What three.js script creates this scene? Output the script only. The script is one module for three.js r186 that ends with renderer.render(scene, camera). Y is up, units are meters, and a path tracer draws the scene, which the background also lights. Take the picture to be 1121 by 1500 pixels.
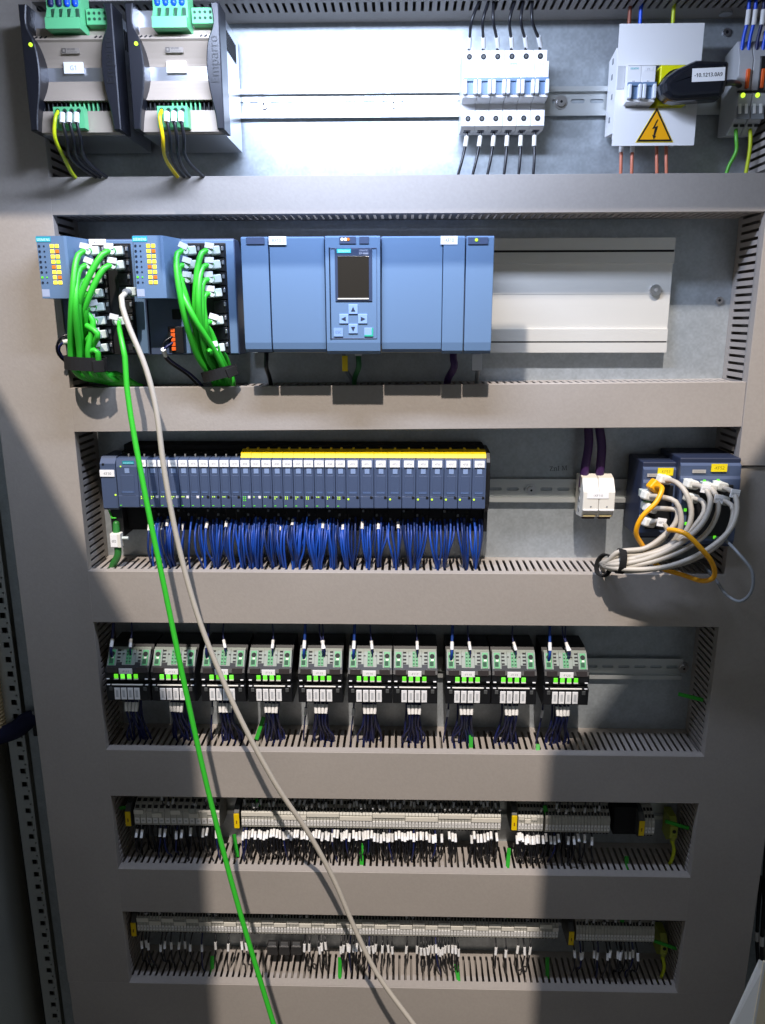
import * as THREE from 'three';
import { RoundedBoxGeometry } from 'three/addons/geometries/RoundedBoxGeometry.js';
import { mergeGeometries } from 'three/addons/utils/BufferGeometryUtils.js';
import { RectAreaLightUniformsLib } from 'three/addons/lights/RectAreaLightUniformsLib.js';
import { FontLoader } from 'three/addons/loaders/FontLoader.js';
import { TextGeometry } from 'three/addons/geometries/TextGeometry.js';

/* ---------- camera, lamps, exposure ---------- */
const W = 765, H = 1024, R = THREE.MathUtils.degToRad;
const scene = new THREE.Scene();
const renderer = new THREE.WebGLRenderer({ antialias: true });
renderer.setSize(W, H);
renderer.toneMapping = THREE.LinearToneMapping;
renderer.toneMappingExposure = 1;
renderer.shadowMap.enabled = true;
const camera = new THREE.PerspectiveCamera(67.38, W / H, 0.01, 60);
camera.position.set(0, 0, 1.12);               // heights are measured from the lens, the floor is 1.7 m below it
camera.rotation.set(R(-14.105), R(1.386), R(-0.1), 'YXZ');
RectAreaLightUniformsLib.init();
scene.background = new THREE.Color().setRGB(0.168, 0.151, 0.131);   // the dim hall round the cabinet

// the cabinet's own strip lamp, under the roof just above the picture
const stripLight = new THREE.RectAreaLight(new THREE.Color().setRGB(0.7, 0.82, 1.12), 125, 0.4, 0.034);
stripLight.position.set(-0.075, 0.388, 0.335);
stripLight.lookAt(-0.075, 0.0, 0.1);
scene.add(stripLight);
// a lamp of the hall, high up in front of the cabinet
const hallLight = new THREE.SpotLight(new THREE.Color().setRGB(1.0, 0.89, 0.8), 232, 0, 0.24, 1);
hallLight.position.set(-0.2, 5.45, 4.0);
hallLight.target.position.set(0, 0.15, 0);
hallLight.castShadow = true; hallLight.shadow.radius = 2.6; hallLight.shadow.mapSize.set(2048, 2048);
scene.add(hallLight, hallLight.target);

/* ---------- helpers ---------- */
let seed = 7;
const rnd = () => { seed = (seed + 0x6d2b79f5) | 0; let t = Math.imul(seed ^ (seed >>> 15), 1 | seed); t = (t + Math.imul(t ^ (t >>> 7), 61 | t)) ^ t; return ((t ^ (t >>> 14)) >>> 0) / 4294967296; };
const rr = (a, b) => a + (b - a) * rnd();
camera.updateMatrixWorld(true);
const V = (x, y, z) => new THREE.Vector3(x, y, z);
// the point on the plane at depth z that the photograph (1121 x 1500) shows at u, v
function at(u, v, z) {
  const d = V(u - 560.5, 750 - v, -1125).applyQuaternion(camera.quaternion), t = (z - 1.12) / d.z;
  return V(d.x * t, d.y * t, z);
}
const used = new Map();
function numbered(n) { const k = used.get(n) ?? 0; used.set(n, k + 1); return k ? n + '_' + String(k).padStart(3, '0') : n; }
function tag(o, label, category, group) { o.userData = { label, category }; if (group) o.userData.group = group; return o; }
function thing(name, label, category, p = V(0, 0, 0), group) {
  const o = new THREE.Group(); o.name = numbered(name); scene.add(o); o.position.copy(p);
  return tag(o, label, category, group);
}
function part(parent, name, geo, mat, x = 0, y = 0, z = 0, rx = 0, ry = 0, rz = 0) {
  const m = new THREE.Mesh(geo, mat); m.name = name; m.position.set(x, y, z); m.rotation.set(rx, ry, rz);
  m.castShadow = m.receiveShadow = true; parent.add(m); return m;
}
function struct(name, geo, mat, x = 0, y = 0, z = 0) { const m = part(scene, numbered(name), geo, mat, x, y, z); m.userData = { kind: 'structure' }; return m; }
const cache = new Map();
const cached = (k, f) => { if (!cache.has(k)) cache.set(k, f()); return cache.get(k); };
const box = (w, h, d) => cached('b' + [w, h, d].map((v) => v.toFixed(5)), () => new THREE.BoxGeometry(w, h, d));
const rbox = (w, h, d, r = 0.001) => cached('r' + [w, h, d, r].map((v) => v.toFixed(5)), () => new RoundedBoxGeometry(w, h, d, 1, Math.min(r, w * 0.49, h * 0.49, d * 0.49)));
const cyl = (r, h, n = 12, r2 = r) => cached('c' + [r, h, n, r2], () => new THREE.CylinderGeometry(r2, r, h, n));
const disc = (r, d, n = 14) => cached('d' + [r, d, n], () => new THREE.CylinderGeometry(r, r, d, n).rotateX(Math.PI / 2));
const moved = (g, x, y, z) => g.clone().translate(x, y, z);
const span = (x0, x1, y0, y1, z0, z1) => moved(new THREE.BoxGeometry(x1 - x0, y1 - y0, z1 - z0), (x0 + x1) / 2, (y0 + y1) / 2, (z0 + z1) / 2);
const merge = (list) => mergeGeometries(list.map((g) => { const h = g.index ? g.toNonIndexed() : g.clone(); for (const k of Object.keys(h.attributes)) if (!['position', 'normal', 'uv'].includes(k)) h.deleteAttribute(k); return h; }));
// uv in metres by the way each face points
function metres(g) {
  if (g.index) g = g.toNonIndexed();
  const p = g.attributes.position, n = g.attributes.normal, uv = new Float32Array(p.count * 2);
  for (let i = 0; i < p.count; i++) {
    const a = Math.abs(n.getX(i)), b = Math.abs(n.getY(i)), c = Math.abs(n.getZ(i));
    uv[2 * i] = a > b && a > c ? p.getZ(i) : p.getX(i);
    uv[2 * i + 1] = b >= a && b >= c ? p.getZ(i) : p.getY(i);
  }
  g.setAttribute('uv', new THREE.BufferAttribute(uv, 2)); return g;
}
// a side view (pairs of depth z and height y) carried along x from 0 to w
function profile(points, w, bevel = 0) {
  const s = new THREE.Shape(points.map(([z, y]) => new THREE.Vector2(z, y)));
  const g = new THREE.ExtrudeGeometry(s, { depth: w - 2 * bevel, bevelEnabled: bevel > 0, bevelThickness: bevel, bevelSize: bevel, bevelOffset: -bevel, bevelSegments: 1 });
  return g.translate(0, 0, bevel).rotateY(-Math.PI / 2).translate(w, 0, 0);
}
function front(points, d, bevel = 0) {            // a front view carried along z from 0 to d
  const s = new THREE.Shape(points.map(([x, y]) => new THREE.Vector2(x, y)));
  return new THREE.ExtrudeGeometry(s, { depth: d - 2 * bevel, bevelEnabled: bevel > 0, bevelThickness: bevel, bevelSize: bevel, bevelOffset: -bevel, bevelSegments: 1 }).translate(0, 0, bevel);
}
const NTH = ['first', 'second', 'third', 'fourth', 'fifth', 'sixth', 'seventh', 'eighth', 'ninth', 'tenth'];

/* ---------- textures and materials ---------- */
function lattice(n) { const a = new Float32Array(n * n); for (let i = 0; i < a.length; i++) a[i] = rnd(); return (x, y) => { const xi = Math.floor(x), yi = Math.floor(y), fx = x - xi, fy = y - yi, m = (k) => ((k % n) + n) % n, g = (i, j) => a[m(j) * n + m(i)], s = fx * fx * (3 - 2 * fx), t = fy * fy * (3 - 2 * fy); return (g(xi, yi) * (1 - s) + g(xi + 1, yi) * s) * (1 - t) + (g(xi, yi + 1) * (1 - s) + g(xi + 1, yi + 1) * s) * t; }; }
function grey(size, f, repeat) {
  const d = new Uint8Array(size * size * 4);
  for (let y = 0; y < size; y++) for (let x = 0; x < size; x++) { const c = f(x / size, y / size), k = (y * size + x) * 4, q = Array.isArray(c) ? c : [c, c, c]; for (let i = 0; i < 3; i++) d[k + i] = Math.max(0, Math.min(255, Math.round(q[i] * 255))); d[k + 3] = 255; }
  const t = new THREE.DataTexture(d, size, size); t.wrapS = t.wrapT = THREE.RepeatWrapping; t.magFilter = THREE.LinearFilter; t.minFilter = THREE.LinearMipmapLinearFilter; t.generateMipmaps = true;
  t.repeat.set(repeat, repeat); t.needsUpdate = true; return t;
}
const n8 = lattice(8), n32 = lattice(32), n128 = lattice(128), n256 = lattice(256);
const srgb = (t) => { t.colorSpace = THREE.SRGBColorSpace; return t; };
const peel = grey(256, (x, y) => 0.5 * n128(x * 128, y * 128) + 0.5 * n256(x * 256, y * 256), 4);
const pvcTone = srgb(grey(512, (x, y) => { const k = 0.93 + 0.04 * n8(x * 8, y * 8) + 0.03 * n256(x * 256, y * 256); return [k, k, k]; }, 1.6));
const zincTone = srgb(grey(512, (x, y) => { const k = 0.86 + 0.06 * n32(x * 32, y * 32) + 0.07 * n128(x * 128, y * 128) - 0.012 * n8(x * 8, y * 8); return [k, k, k * 1.005]; }, 3));
const zincRough = grey(256, (x, y) => { const k = 0.88 + 0.12 * n128(x * 128, y * 128); return [k, k, k]; }, 3);
const brushed = grey(256, (x, y) => 0.55 * n256(x * 6, y * 256) + 0.45 * n128(x * 2, y * 128), 5);
const std = (hex, roughness = 0.5, metalness = 0, more = {}) => new THREE.MeshStandardMaterial({ color: hex, roughness, metalness, ...more });
const M = {
  pvc: std(0xa49d96, 0.55, 0, { map: pvcTone, bumpMap: peel, bumpScale: 0.00012 }),
  pvcFinger: std(0xa29b95, 0.5),
  zinc: std(0xbac2c6, 0.4, 0.5, { map: zincTone, roughnessMap: zincRough }),
  rail: std(0xc6cac9, 0.32, 0.55, { bumpMap: brushed, bumpScale: 0.00003 }),
  alu: std(0xe6e4dd, 0.24, 0.42, { bumpMap: brushed, bumpScale: 0.00004 }),
  steel: std(0xc4c6cb, 0.3, 0.9), screw: std(0xc8c8c8, 0.28, 0.95),
  cover: std(0xa89a8b, 0.5, 0.12), darkVent: std(0x0b0c0e, 0.7),
  cheek: std(0x17181f, 0.4), black: std(0x101114, 0.5), blackSoft: std(0x0e0f11, 0.85), blackGloss: std(0x101216, 0.2),
  greenTerm: std(0x62b981, 0.45), greenHole: std(0x1f4a33, 0.7), greenCable: std(0x35b82f, 0.42), greenClip: std(0x1f9a22, 0.45), greenDim: std(0x2c7a2c, 0.45),
  whiteCable: std(0xb2aca1, 0.5), greyCable: std(0x7f8489, 0.42), yellowCable: std(0xf0a80c, 0.42),
  white: std(0xe6e6e6, 0.5), whiteWarm: std(0xdcd9cf, 0.5), offGrey: std(0xb9bbbd, 0.5), midGrey: std(0x7d8184, 0.55), termGrey: std(0xb5b4ac, 0.5), termDark: std(0x4a4c4c, 0.55),
  siemens: std(0x607b9b, 0.42), siemensDark: std(0x45536f, 0.45), siemensDeep: std(0x29334a, 0.5), siemensSide: std(0x222b42, 0.5),
  teal: std(0x25a3b5, 0.45), screen: std(0x2a2722, 0.12), bezel: std(0x33405a, 0.4),
  yellow: std(0xf0ce00, 0.5), yellowPanel: std(0xe2e000, 0.45), orange: std(0xf2641c, 0.45),
  blueWire: std(0x0b3684, 0.5), blueWire2: std(0x08265f, 0.5), blueWire3: std(0x1044a0, 0.5), blueBright: std(0x1450d8, 0.35), navyWire: std(0x141d52, 0.45), blackWire: std(0x15161c, 0.35), brownWire: std(0x8a4a34, 0.45), copperWire: std(0xc8755a, 0.45), purple: std(0x3d1f55, 0.5),
  ygWire: std(0xb9c81a, 0.4), ygGreen: std(0x52a62c, 0.4), yellowWire: std(0xe8c90f, 0.4),
  breakerBlue: std(0x66809f, 0.4), lever: std(0xd5dae0, 0.4), velcro: std(0x0c0c0d, 0.95), clearPlug: std(0xc2ccc6, 0.25), boot: std(0xd7d8d2, 0.45),
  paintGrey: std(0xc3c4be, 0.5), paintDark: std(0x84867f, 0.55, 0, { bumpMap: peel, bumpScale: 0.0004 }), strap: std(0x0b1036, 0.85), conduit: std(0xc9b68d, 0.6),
  concrete: std(0x77736c, 0.9), cardGrey: std(0xe0e0dc, 0.6), cardCream: std(0xf3e8cc, 0.6), relayDeck: std(0x7d8780, 0.45), relayGreen: std(0x4b9a66, 0.45), olive: std(0x9aa53c, 0.5),
};
const glow = (r, g, b, k) => new THREE.MeshStandardMaterial({ color: new THREE.Color().setRGB(r * 0.3, g * 0.3, b * 0.3), roughness: 0.4, emissive: new THREE.Color().setRGB(r, g, b), emissiveIntensity: k });
const L = { green: glow(0.18, 1, 0.06, 1.1), greenSoft: glow(0.16, 0.9, 0.03, 0.8), lime: glow(0.62, 1, 0.05, 1.3), amber: glow(1, 0.72, 0.06, 2), orangeLamp: glow(1, 0.28, 0.02, 0.7), white: glow(1, 0.95, 0.85, 1.5), lamp: glow(0.85, 0.93, 1, 6) };
const LEDOFF = std(0x1d2637, 0.4);

// every printed label is a cell of one sheet
const sheet = document.createElement('canvas'); sheet.width = 2048; sheet.height = 1024;
const pen = sheet.getContext('2d'); pen.fillStyle = '#888'; pen.fillRect(0, 0, 2048, 1024);
let sx = 0, sy = 0, sh = 0;
function cell(w, h, draw) {
  if (sx + w + 4 > 2048) { sx = 0; sy += sh + 4; sh = 0; }
  const x = sx + 2, y = sy + 2; sx += w + 4; sh = Math.max(sh, h);
  pen.save(); pen.beginPath(); pen.rect(x - 1, y - 1, w + 2, h + 2); pen.clip(); pen.translate(x, y); draw(pen, w, h); pen.restore();
  return [(x + 1) / 2048, 1 - (y + h - 1) / 1024, (x + w - 1) / 2048, 1 - (y + 1) / 1024, (x + 1.5) / 2048, 1 - (y + 1.5) / 1024];
}
const fill = (c, w, h, col) => { c.fillStyle = col; c.fillRect(-2, -2, w + 4, h + 4); };
function textCell(text, { w = 96, h = 40, bg = '#f2f2f2', fg = '#333', size = 22, bold = false, align = 'center' } = {}) {
  return cached('t' + [text, w, h, bg, fg, size, bold, align], () => cell(w, h, (c) => { fill(c, w, h, bg); c.fillStyle = fg; c.font = (bold ? 'bold ' : '') + size + 'px sans-serif'; c.textBaseline = 'middle'; c.textAlign = align; c.fillText(text, align === 'left' ? 4 : w / 2, h / 2 + 1, w - 6); }));
}
const sheetTex = new THREE.CanvasTexture(sheet); sheetTex.colorSpace = THREE.SRGBColorSpace; sheetTex.magFilter = THREE.LinearFilter;
const print = new THREE.MeshStandardMaterial({ map: sheetTex, roughness: 0.5 });
function printed(w, h, d, c) {                   // a thin plate with a printed face
  const g = new THREE.BoxGeometry(w, h, d), uv = g.attributes.uv;
  for (let i = 0; i < uv.count; i++) { if (i >= 16 && i < 20) uv.setXY(i, uv.getX(i) ? c[2] : c[0], uv.getY(i) ? c[3] : c[1]); else uv.setXY(i, c[4], c[5]); }
  return g;
}
const label = (parent, c, w, h, x, y, z, t = 0.0006, name = 'label_plate') => part(parent, name, cached('p' + [c[0], c[1], w, h, t], () => printed(w, h, t, c)), print, x, y, z + t / 2);

/* wires: one tube each, laid through its points; markers are sleeves that sit on it */
const UP = V(0, 1, 0);
function wire(name, lab, category, group, pts, r, mat, { sleeves = [], seg, rad = 7 } = {}) {
  const p0 = pts[0].clone(), curve = new THREE.CatmullRomCurve3(pts.map((p) => p.clone().sub(p0)), false, 'centripetal');
  const g = new THREE.TubeGeometry(curve, seg ?? Math.max(8, pts.length * 5), r, rad);
  const ends = [0, 1].map((t) => { const e = new THREE.SphereGeometry(r, rad, 4), q = curve.getPointAt(t); return e.translate(q.x, q.y, q.z); });
  const m = new THREE.Mesh(merge([g, ...ends]), mat); m.name = numbered(name); m.position.copy(p0); m.castShadow = m.receiveShadow = true; scene.add(m);
  tag(m, lab, category, group);
  for (const [t, len, sr, sm, sn] of sleeves) {
    const s = part(m, sn ?? 'marker_sleeve', cyl(sr, len, 8), sm ?? M.white); s.position.copy(curve.getPointAt(t));
    s.quaternion.setFromUnitVectors(UP, curve.getTangentAt(t));
  }
  return m;
}

/* ---------- the cabinet shell, its doors and the hall floor ---------- */
struct('floor', metres(new THREE.BoxGeometry(16, 0.1, 16)), M.concrete, 0, -1.75, 3);
{
  const c = thing('control_cabinet', 'grey sheet steel cabinet shell around the mounting plate', 'cabinet', V(0, -1.6, 0));
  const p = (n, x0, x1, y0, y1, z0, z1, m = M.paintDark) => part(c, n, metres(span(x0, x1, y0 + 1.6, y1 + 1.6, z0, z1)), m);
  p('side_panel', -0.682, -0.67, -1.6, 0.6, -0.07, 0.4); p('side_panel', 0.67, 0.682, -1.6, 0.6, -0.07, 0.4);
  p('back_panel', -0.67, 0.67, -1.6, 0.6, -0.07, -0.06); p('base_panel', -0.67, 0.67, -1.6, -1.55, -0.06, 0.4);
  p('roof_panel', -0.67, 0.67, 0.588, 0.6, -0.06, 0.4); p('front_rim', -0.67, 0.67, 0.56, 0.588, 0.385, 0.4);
  const d = (n, lab, x0, z0, x1, z1) => {
    const len = Math.hypot(x1 - x0, z1 - z0), t = thing(n, lab, 'door', V(x0, -1.6, z0));
    t.rotation.y = -Math.atan2(z1 - z0, x1 - x0);
    part(t, 'door_leaf', rbox(len, 2.308, 0.02, 0.004), M.paintGrey, len / 2, 1.154, 0); part(t, 'door_handle', rbox(0.03, 0.2, 0.025, 0.006), M.black, len - 0.05, 1.1, 0.022);
  };
  d('cabinet_door', 'grey steel cabinet door swung open on the left edge of the cabinet', -0.676, 0.412, -0.29, 0.95);
  d('cabinet_door', 'grey steel cabinet door swung open on the right edge of the cabinet', 0.676, 0.412, 0.135, 0.95);
}
{
  const t = thing('strip_lamp', 'slim white cabinet strip lamp fixed under the cabinet roof', 'lamp', V(-0.075, 0.388, 0.335));
  t.lookAt(-0.075, 0, 0.1);
  part(t, 'lamp_diffuser', box(0.4, 0.034, 0.003), L.lamp, 0, 0, -0.004); part(t, 'lamp_body', rbox(0.44, 0.046, 0.03, 0.004), M.white, 0, 0, -0.022);
  const h = thing('high_bay_lamp', 'round high bay hall lamp hanging high above the aisle', 'lamp', V(-0.2, 5.45, 4.0)); h.lookAt(0, 0.15, 0);
  part(h, 'lamp_glass', disc(0.06, 0.01, 24), L.lamp, 0, 0, -0.08); part(h, 'lamp_shade', cyl(0.09, 0.2, 24, 0.07).clone().rotateX(-Math.PI / 2), M.paintGrey, 0, 0, -0.2);
}
struct('mounting_plate', metres(span(-0.609, 0.625, -1.5, 0.55, -0.004, 0)), M.zinc);
for (const [u, v] of [[1064, 48], [1053, 440]]) {
  const p = at(u, v, 0), t = thing('plate_screw', v < 100 ? 'small round screw head on the plate above the right terminal pair' : 'bright screw head low on the bare plate beside the right duct', 'screw', p);
  part(t, 'screw_head', disc(0.005, 0.003), M.screw, 0, 0, 0.0015); part(t, 'screw_recess', disc(0.002, 0.001, 8), M.black, 0, 0, 0.003);
}
const penFont = await new FontLoader().loadAsync('fonts/droid/droid_serif_regular.typeface.json');
{ // felt pen scribble on the plate
  const p = at(805, 690, 0.0002); tag(part(scene, numbered('pen_note'), new TextGeometry('ZnI M', { font: penFont, size: 0.0068, depth: 0.0002, curveSegments: 2 }), std(0x53575a, 0.7), p.x, p.y, 0.0002, 0, 0, 0.06), 'handwritten pen note on the bare plate left of the purple cables', 'note');
}
{ // punched post at the left edge
  const s = new THREE.Shape([[-0.014, -1.5], [0.014, -1.5], [0.014, 0.55], [-0.014, 0.55]].map(([x, y]) => new THREE.Vector2(x, y)));
  for (let y = -1.45; y < -0.2; y += 0.025) {
    const q = (x, h, a) => { const p = new THREE.Path([[x - a, h - a], [x - a, h + a], [x + a, h + a], [x + a, h - a]].map(([i, j]) => new THREE.Vector2(i, j))); s.holes.push(p); };
    q(0.004, y, 0.0048); q(0.0095, y + 0.0125, 0.0016);
  }
  const t = thing('frame_post', 'zinc frame post punched with square holes at the left cabinet edge', 'post', V(-0.627, 0, 0));
  part(t, 'punched_face', new THREE.ExtrudeGeometry(s, { depth: 0.002, bevelEnabled: false }), M.rail, 0, 0, 0.004);
  part(t, 'post_core', box(0.006, 2.05, 0.03), M.blackSoft, -0.016, -0.475, -0.014);
  const b = thing('lashing_strap', 'dark navy strap tied round the punched frame post', 'strap', V(-0.627, -0.655, 0.01));
  const pl = [at(-30, 1090, 0.03), at(20, 1072, 0.022), at(40, 1056, 0.014), at(50, 1052, 0.008)].map((p) => p.sub(b.position));
  const g = new THREE.TubeGeometry(new THREE.CatmullRomCurve3(pl), 20, 0.015, 8); g.scale(1, 1, 0.5); part(b, 'strap_band', g, M.strap);
  part(b, 'strap_buckle', rbox(0.007, 0.028, 0.006, 0.001), M.black, at(52, 1066, 0.012).x - b.position.x, at(52, 1066, 0.012).y - b.position.y, 0.002); part(b, 'strap_tail', box(0.006, 0.012, 0.001), M.midGrey, at(51, 1047, 0.012).x - b.position.x, at(51, 1047, 0.012).y - b.position.y, 0.0035);
  const c = thing('corrugated_conduit', 'beige corrugated conduit behind the punched post above the strap', 'conduit', V(-0.652, -0.46, 0.012));
  const rib = cached('rib', () => new THREE.TorusGeometry(0.011, 0.0024, 6, 16).rotateX(Math.PI / 2));
  part(c, 'conduit_core', cyl(0.0105, 0.2, 14), M.conduit, 0, -0.09, 0); for (let i = 0; i < 32; i++) part(c, 'conduit_rib', rib, M.conduit, 0, -0.19 + i * 0.0062, 0);
}

/* ---------- slotted wiring ducts ---------- */
function duct(name, lab, { len, h, pos, turn = 0, d = 0.083, pitch = 0.01, low, high, margin = 0.013, lids = [[0, 1, 0]], from = 0 }) {
  const t = thing(name, lab, 'wiring duct', pos); t.rotation.z = turn;
  part(t, 'duct_base', metres(span(0, len, 0, h, 0.0003, 0.0022)), M.pvc);
  for (const [mode, y] of [[low, 0.0009], [high, h - 0.0009]]) {
    if (!mode) { part(t, 'duct_side', metres(span(0, len, y - 0.0009, y + 0.0009, 0.0024, d - 0.004)), M.pvc); continue; }
    part(t, 'side_strip', metres(merge([span(0, len, y - 0.0009, y + 0.0009, 0.0024, margin), span(0, len, y - 0.0009, y + 0.0009, d - 0.017, d - 0.004)])), M.pvc);
    const fl = d - 0.017 - margin, fg = box(pitch * 0.6, 0.0018, fl), n = Math.floor(len / pitch), off = (len - n * pitch) / 2;
    if (mode === 'stuff') { const o = part(t, 'slot_fingers', merge([...Array(n)].map((_, i) => moved(fg, off + (i + 0.5) * pitch, y, margin + fl / 2))), M.pvcFinger); o.userData = { kind: 'stuff' }; }
    else for (let i = 0; i < n; i++) { const x = off + (i + 0.5) * pitch; if (x > from) part(t, 'slot_finger', fg, M.pvcFinger, x, y, margin + fl / 2); }
    if (from) { const o = part(t, 'slot_fingers', merge([...Array(n)].filter((_, i) => off + (i + 0.5) * pitch <= from).map((_, i) => moved(fg, off + (i + 0.5) * pitch, y, margin + fl / 2))), M.pvcFinger); o.userData = { kind: 'stuff' }; }
  }
  for (const [a, b, lift] of lids) {
    const z = d + lift, x0 = a * len + (a ? 0.0008 : 0), x1 = b * len - (b < 1 ? 0.0008 : 0);
    const plate = moved(new RoundedBoxGeometry(x1 - x0, h + 0.0034, 0.0024, 1, 0.0007), (x0 + x1) / 2, h / 2, z - 0.0012);
    part(t, 'duct_lid', metres(merge([plate, span(x0, x1, -0.0017, -0.0003, z - 0.012, z - 0.0022), span(x0, x1, h + 0.0003, h + 0.0017, z - 0.012, z - 0.0022)])), M.pvc);
  }
  return t;
}
const XL = -0.449, XR = 0.4577, LEN = XR - XL;
duct('wiring_duct', 'long grey vertical duct down the left side of the cabinet', { len: 1.62, h: 0.1, pos: V(XL, -1.0695, 0), turn: Math.PI / 2, low: 'parts', from: 0 });
duct('wiring_duct', 'long grey vertical duct with a split lid down the right side', { len: 1.62, h: 0.104, pos: V(XR + 0.104, -1.0695, 0), turn: Math.PI / 2, high: 'parts', lids: [[0, 0.5405, 0], [0.5405, 1, 0.0035]] });
const e = 0.0012, row = (y0, y1, lab, o) => duct('wiring_duct', lab, { len: LEN - 2 * e, h: y1 - y0, pos: V(XL + e, y0, 0), ...o });
row(0.373, 0.452, 'grey wiring duct at the very top, seen from below above the bright plate', { low: 'stuff', margin: 0.036 });
row(0.1315, 0.1735, 'narrow grey wiring duct under the power supplies and circuit breakers', { low: 'stuff', high: 'parts' });
{ const t = row(-0.1478, -0.0915, 'grey wiring duct under the blue controller, holding its cable tails', { high: 'parts' }); t.rotation.z = 0.0094; }
row(-0.4268, -0.3516, 'wide grey wiring duct under the blue-wired module row', { high: 'parts' });
row(-0.7148, -0.6379, 'wide grey wiring duct under the ten relay modules', { high: 'parts' });
row(-0.9275, -0.8498, 'wide grey wiring duct between the two terminal rows', { high: 'parts' });
duct('wiring_duct', 'bottom grey wiring duct running the full width under everything', { len: 0.1 + LEN + 0.104, h: 0.1, pos: V(XL - 0.1, -1.171, 0), high: 'parts', pitch: 0.01 });

/* ---------- mounting rails ---------- */
function rail(lab, x0, x1, y, screws, slots = true) {
  const t = thing('mounting_rail', lab, 'rail', V(x0, y, 0)), len = x1 - x0;
  const s = new THREE.Shape([[0, -0.0125], [len, -0.0125], [len, 0.0125], [0, 0.0125]].map(([a, b]) => new THREE.Vector2(a, b)));
  if (slots) for (let x = 0.012; x < len - 0.02; x += 0.025) { const p = new THREE.Path(); p.absarc(x + 0.0025, 0.0012, 0.0025, Math.PI / 2, 1.5 * Math.PI); p.absarc(x + 0.0155, 0.0012, 0.0025, -Math.PI / 2, Math.PI / 2); p.closePath(); s.holes.push(p); }
  part(t, 'rail_web', metres(new THREE.ExtrudeGeometry(s, { depth: 0.001, bevelEnabled: false, curveSegments: 6 })), M.rail, 0, 0, 0.0012);
  part(t, 'rail_flange', metres(merge([span(0, len, 0.0115, 0.0125, 0.0022, 0.0075), span(0, len, 0.0115, 0.0175, 0.0075, 0.0086)])), M.rail);
  part(t, 'rail_flange', metres(merge([span(0, len, -0.0125, -0.0115, 0.0022, 0.0075), span(0, len, -0.0175, -0.0115, 0.0075, 0.0086)])), M.rail);
  for (const u of screws) {
    part(t, 'screw_washer', disc(0.0085, 0.0012, 20), M.screw, u - x0, 0, 0.0028); part(t, 'screw_head', disc(0.0058, 0.0035, 18), M.screw, u - x0, 0, 0.005); part(t, 'screw_recess', disc(0.0018, 0.001, 6), M.black, u - x0, 0, 0.0066);
  }
}
const ux = (u, v, z) => at(u, v, z).x;
rail('long zinc mounting rail behind the power supplies and breakers', -0.44, 0.45, 0.2763, [ux(387, 150, 0.003), ux(577, 150, 0.003), ux(822, 148, 0.003)]);
rail('slotted zinc mounting rail between the blue module row and white clamp', -0.43, 0.44, -0.246, [ux(778, 716, 0.003)]);
rail('zinc mounting rail carrying the ten relay modules', -0.445, 0.44, -0.5303, [ux(1001, 981, 0.003)]);
rail('zinc mounting rail hidden behind the upper terminal row', -0.44, 0.44, -0.781, [], false);
rail('zinc mounting rail hidden behind the lowest terminal row', -0.44, 0.44, -0.992, [], false);
{ // the wide aluminium rail of the controller
  const a = at(985, 430, 0.02).x, t = thing('profile_rail', 'wide bright aluminium profile rail reaching right of the blue controller', 'rail', V(-0.21, -0.046, 0)), w = a + 0.21;
  part(t, 'rail_body', metres(span(0, w, 0, 0.152, 0.0004, 0.012)), M.alu);
  part(t, 'rail_ridge', metres(merge([span(0, w, 0.1365, 0.152, 0.012, 0.016), span(0, w, 0.1185, 0.1335, 0.012, 0.0165)])), M.alu);
  part(t, 'rail_ridge', metres(merge([span(0, w, 0, 0.0135, 0.012, 0.0165), span(0, w, 0.0155, 0.032, 0.012, 0.0155)])), M.alu);
  part(t, 'rail_groove', span(0, w, 0.1334, 0.1366, 0.0118, 0.0124), M.black); part(t, 'rail_groove', span(0, w, 0.0134, 0.0156, 0.0118, 0.0124), M.black);
  part(t, 'rail_groove', span(0, w, 0.0786, 0.0792, 0.0119, 0.0122), M.midGrey);
  const p = at(960, 425, 0.014); part(t, 'rail_screw', disc(0.0075, 0.005, 18), M.screw, p.x + 0.21, p.y + 0.046, 0.0145); part(t, 'screw_recess', disc(0.0026, 0.001, 6), M.midGrey, p.x + 0.21, p.y + 0.046, 0.0172);
}

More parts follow.
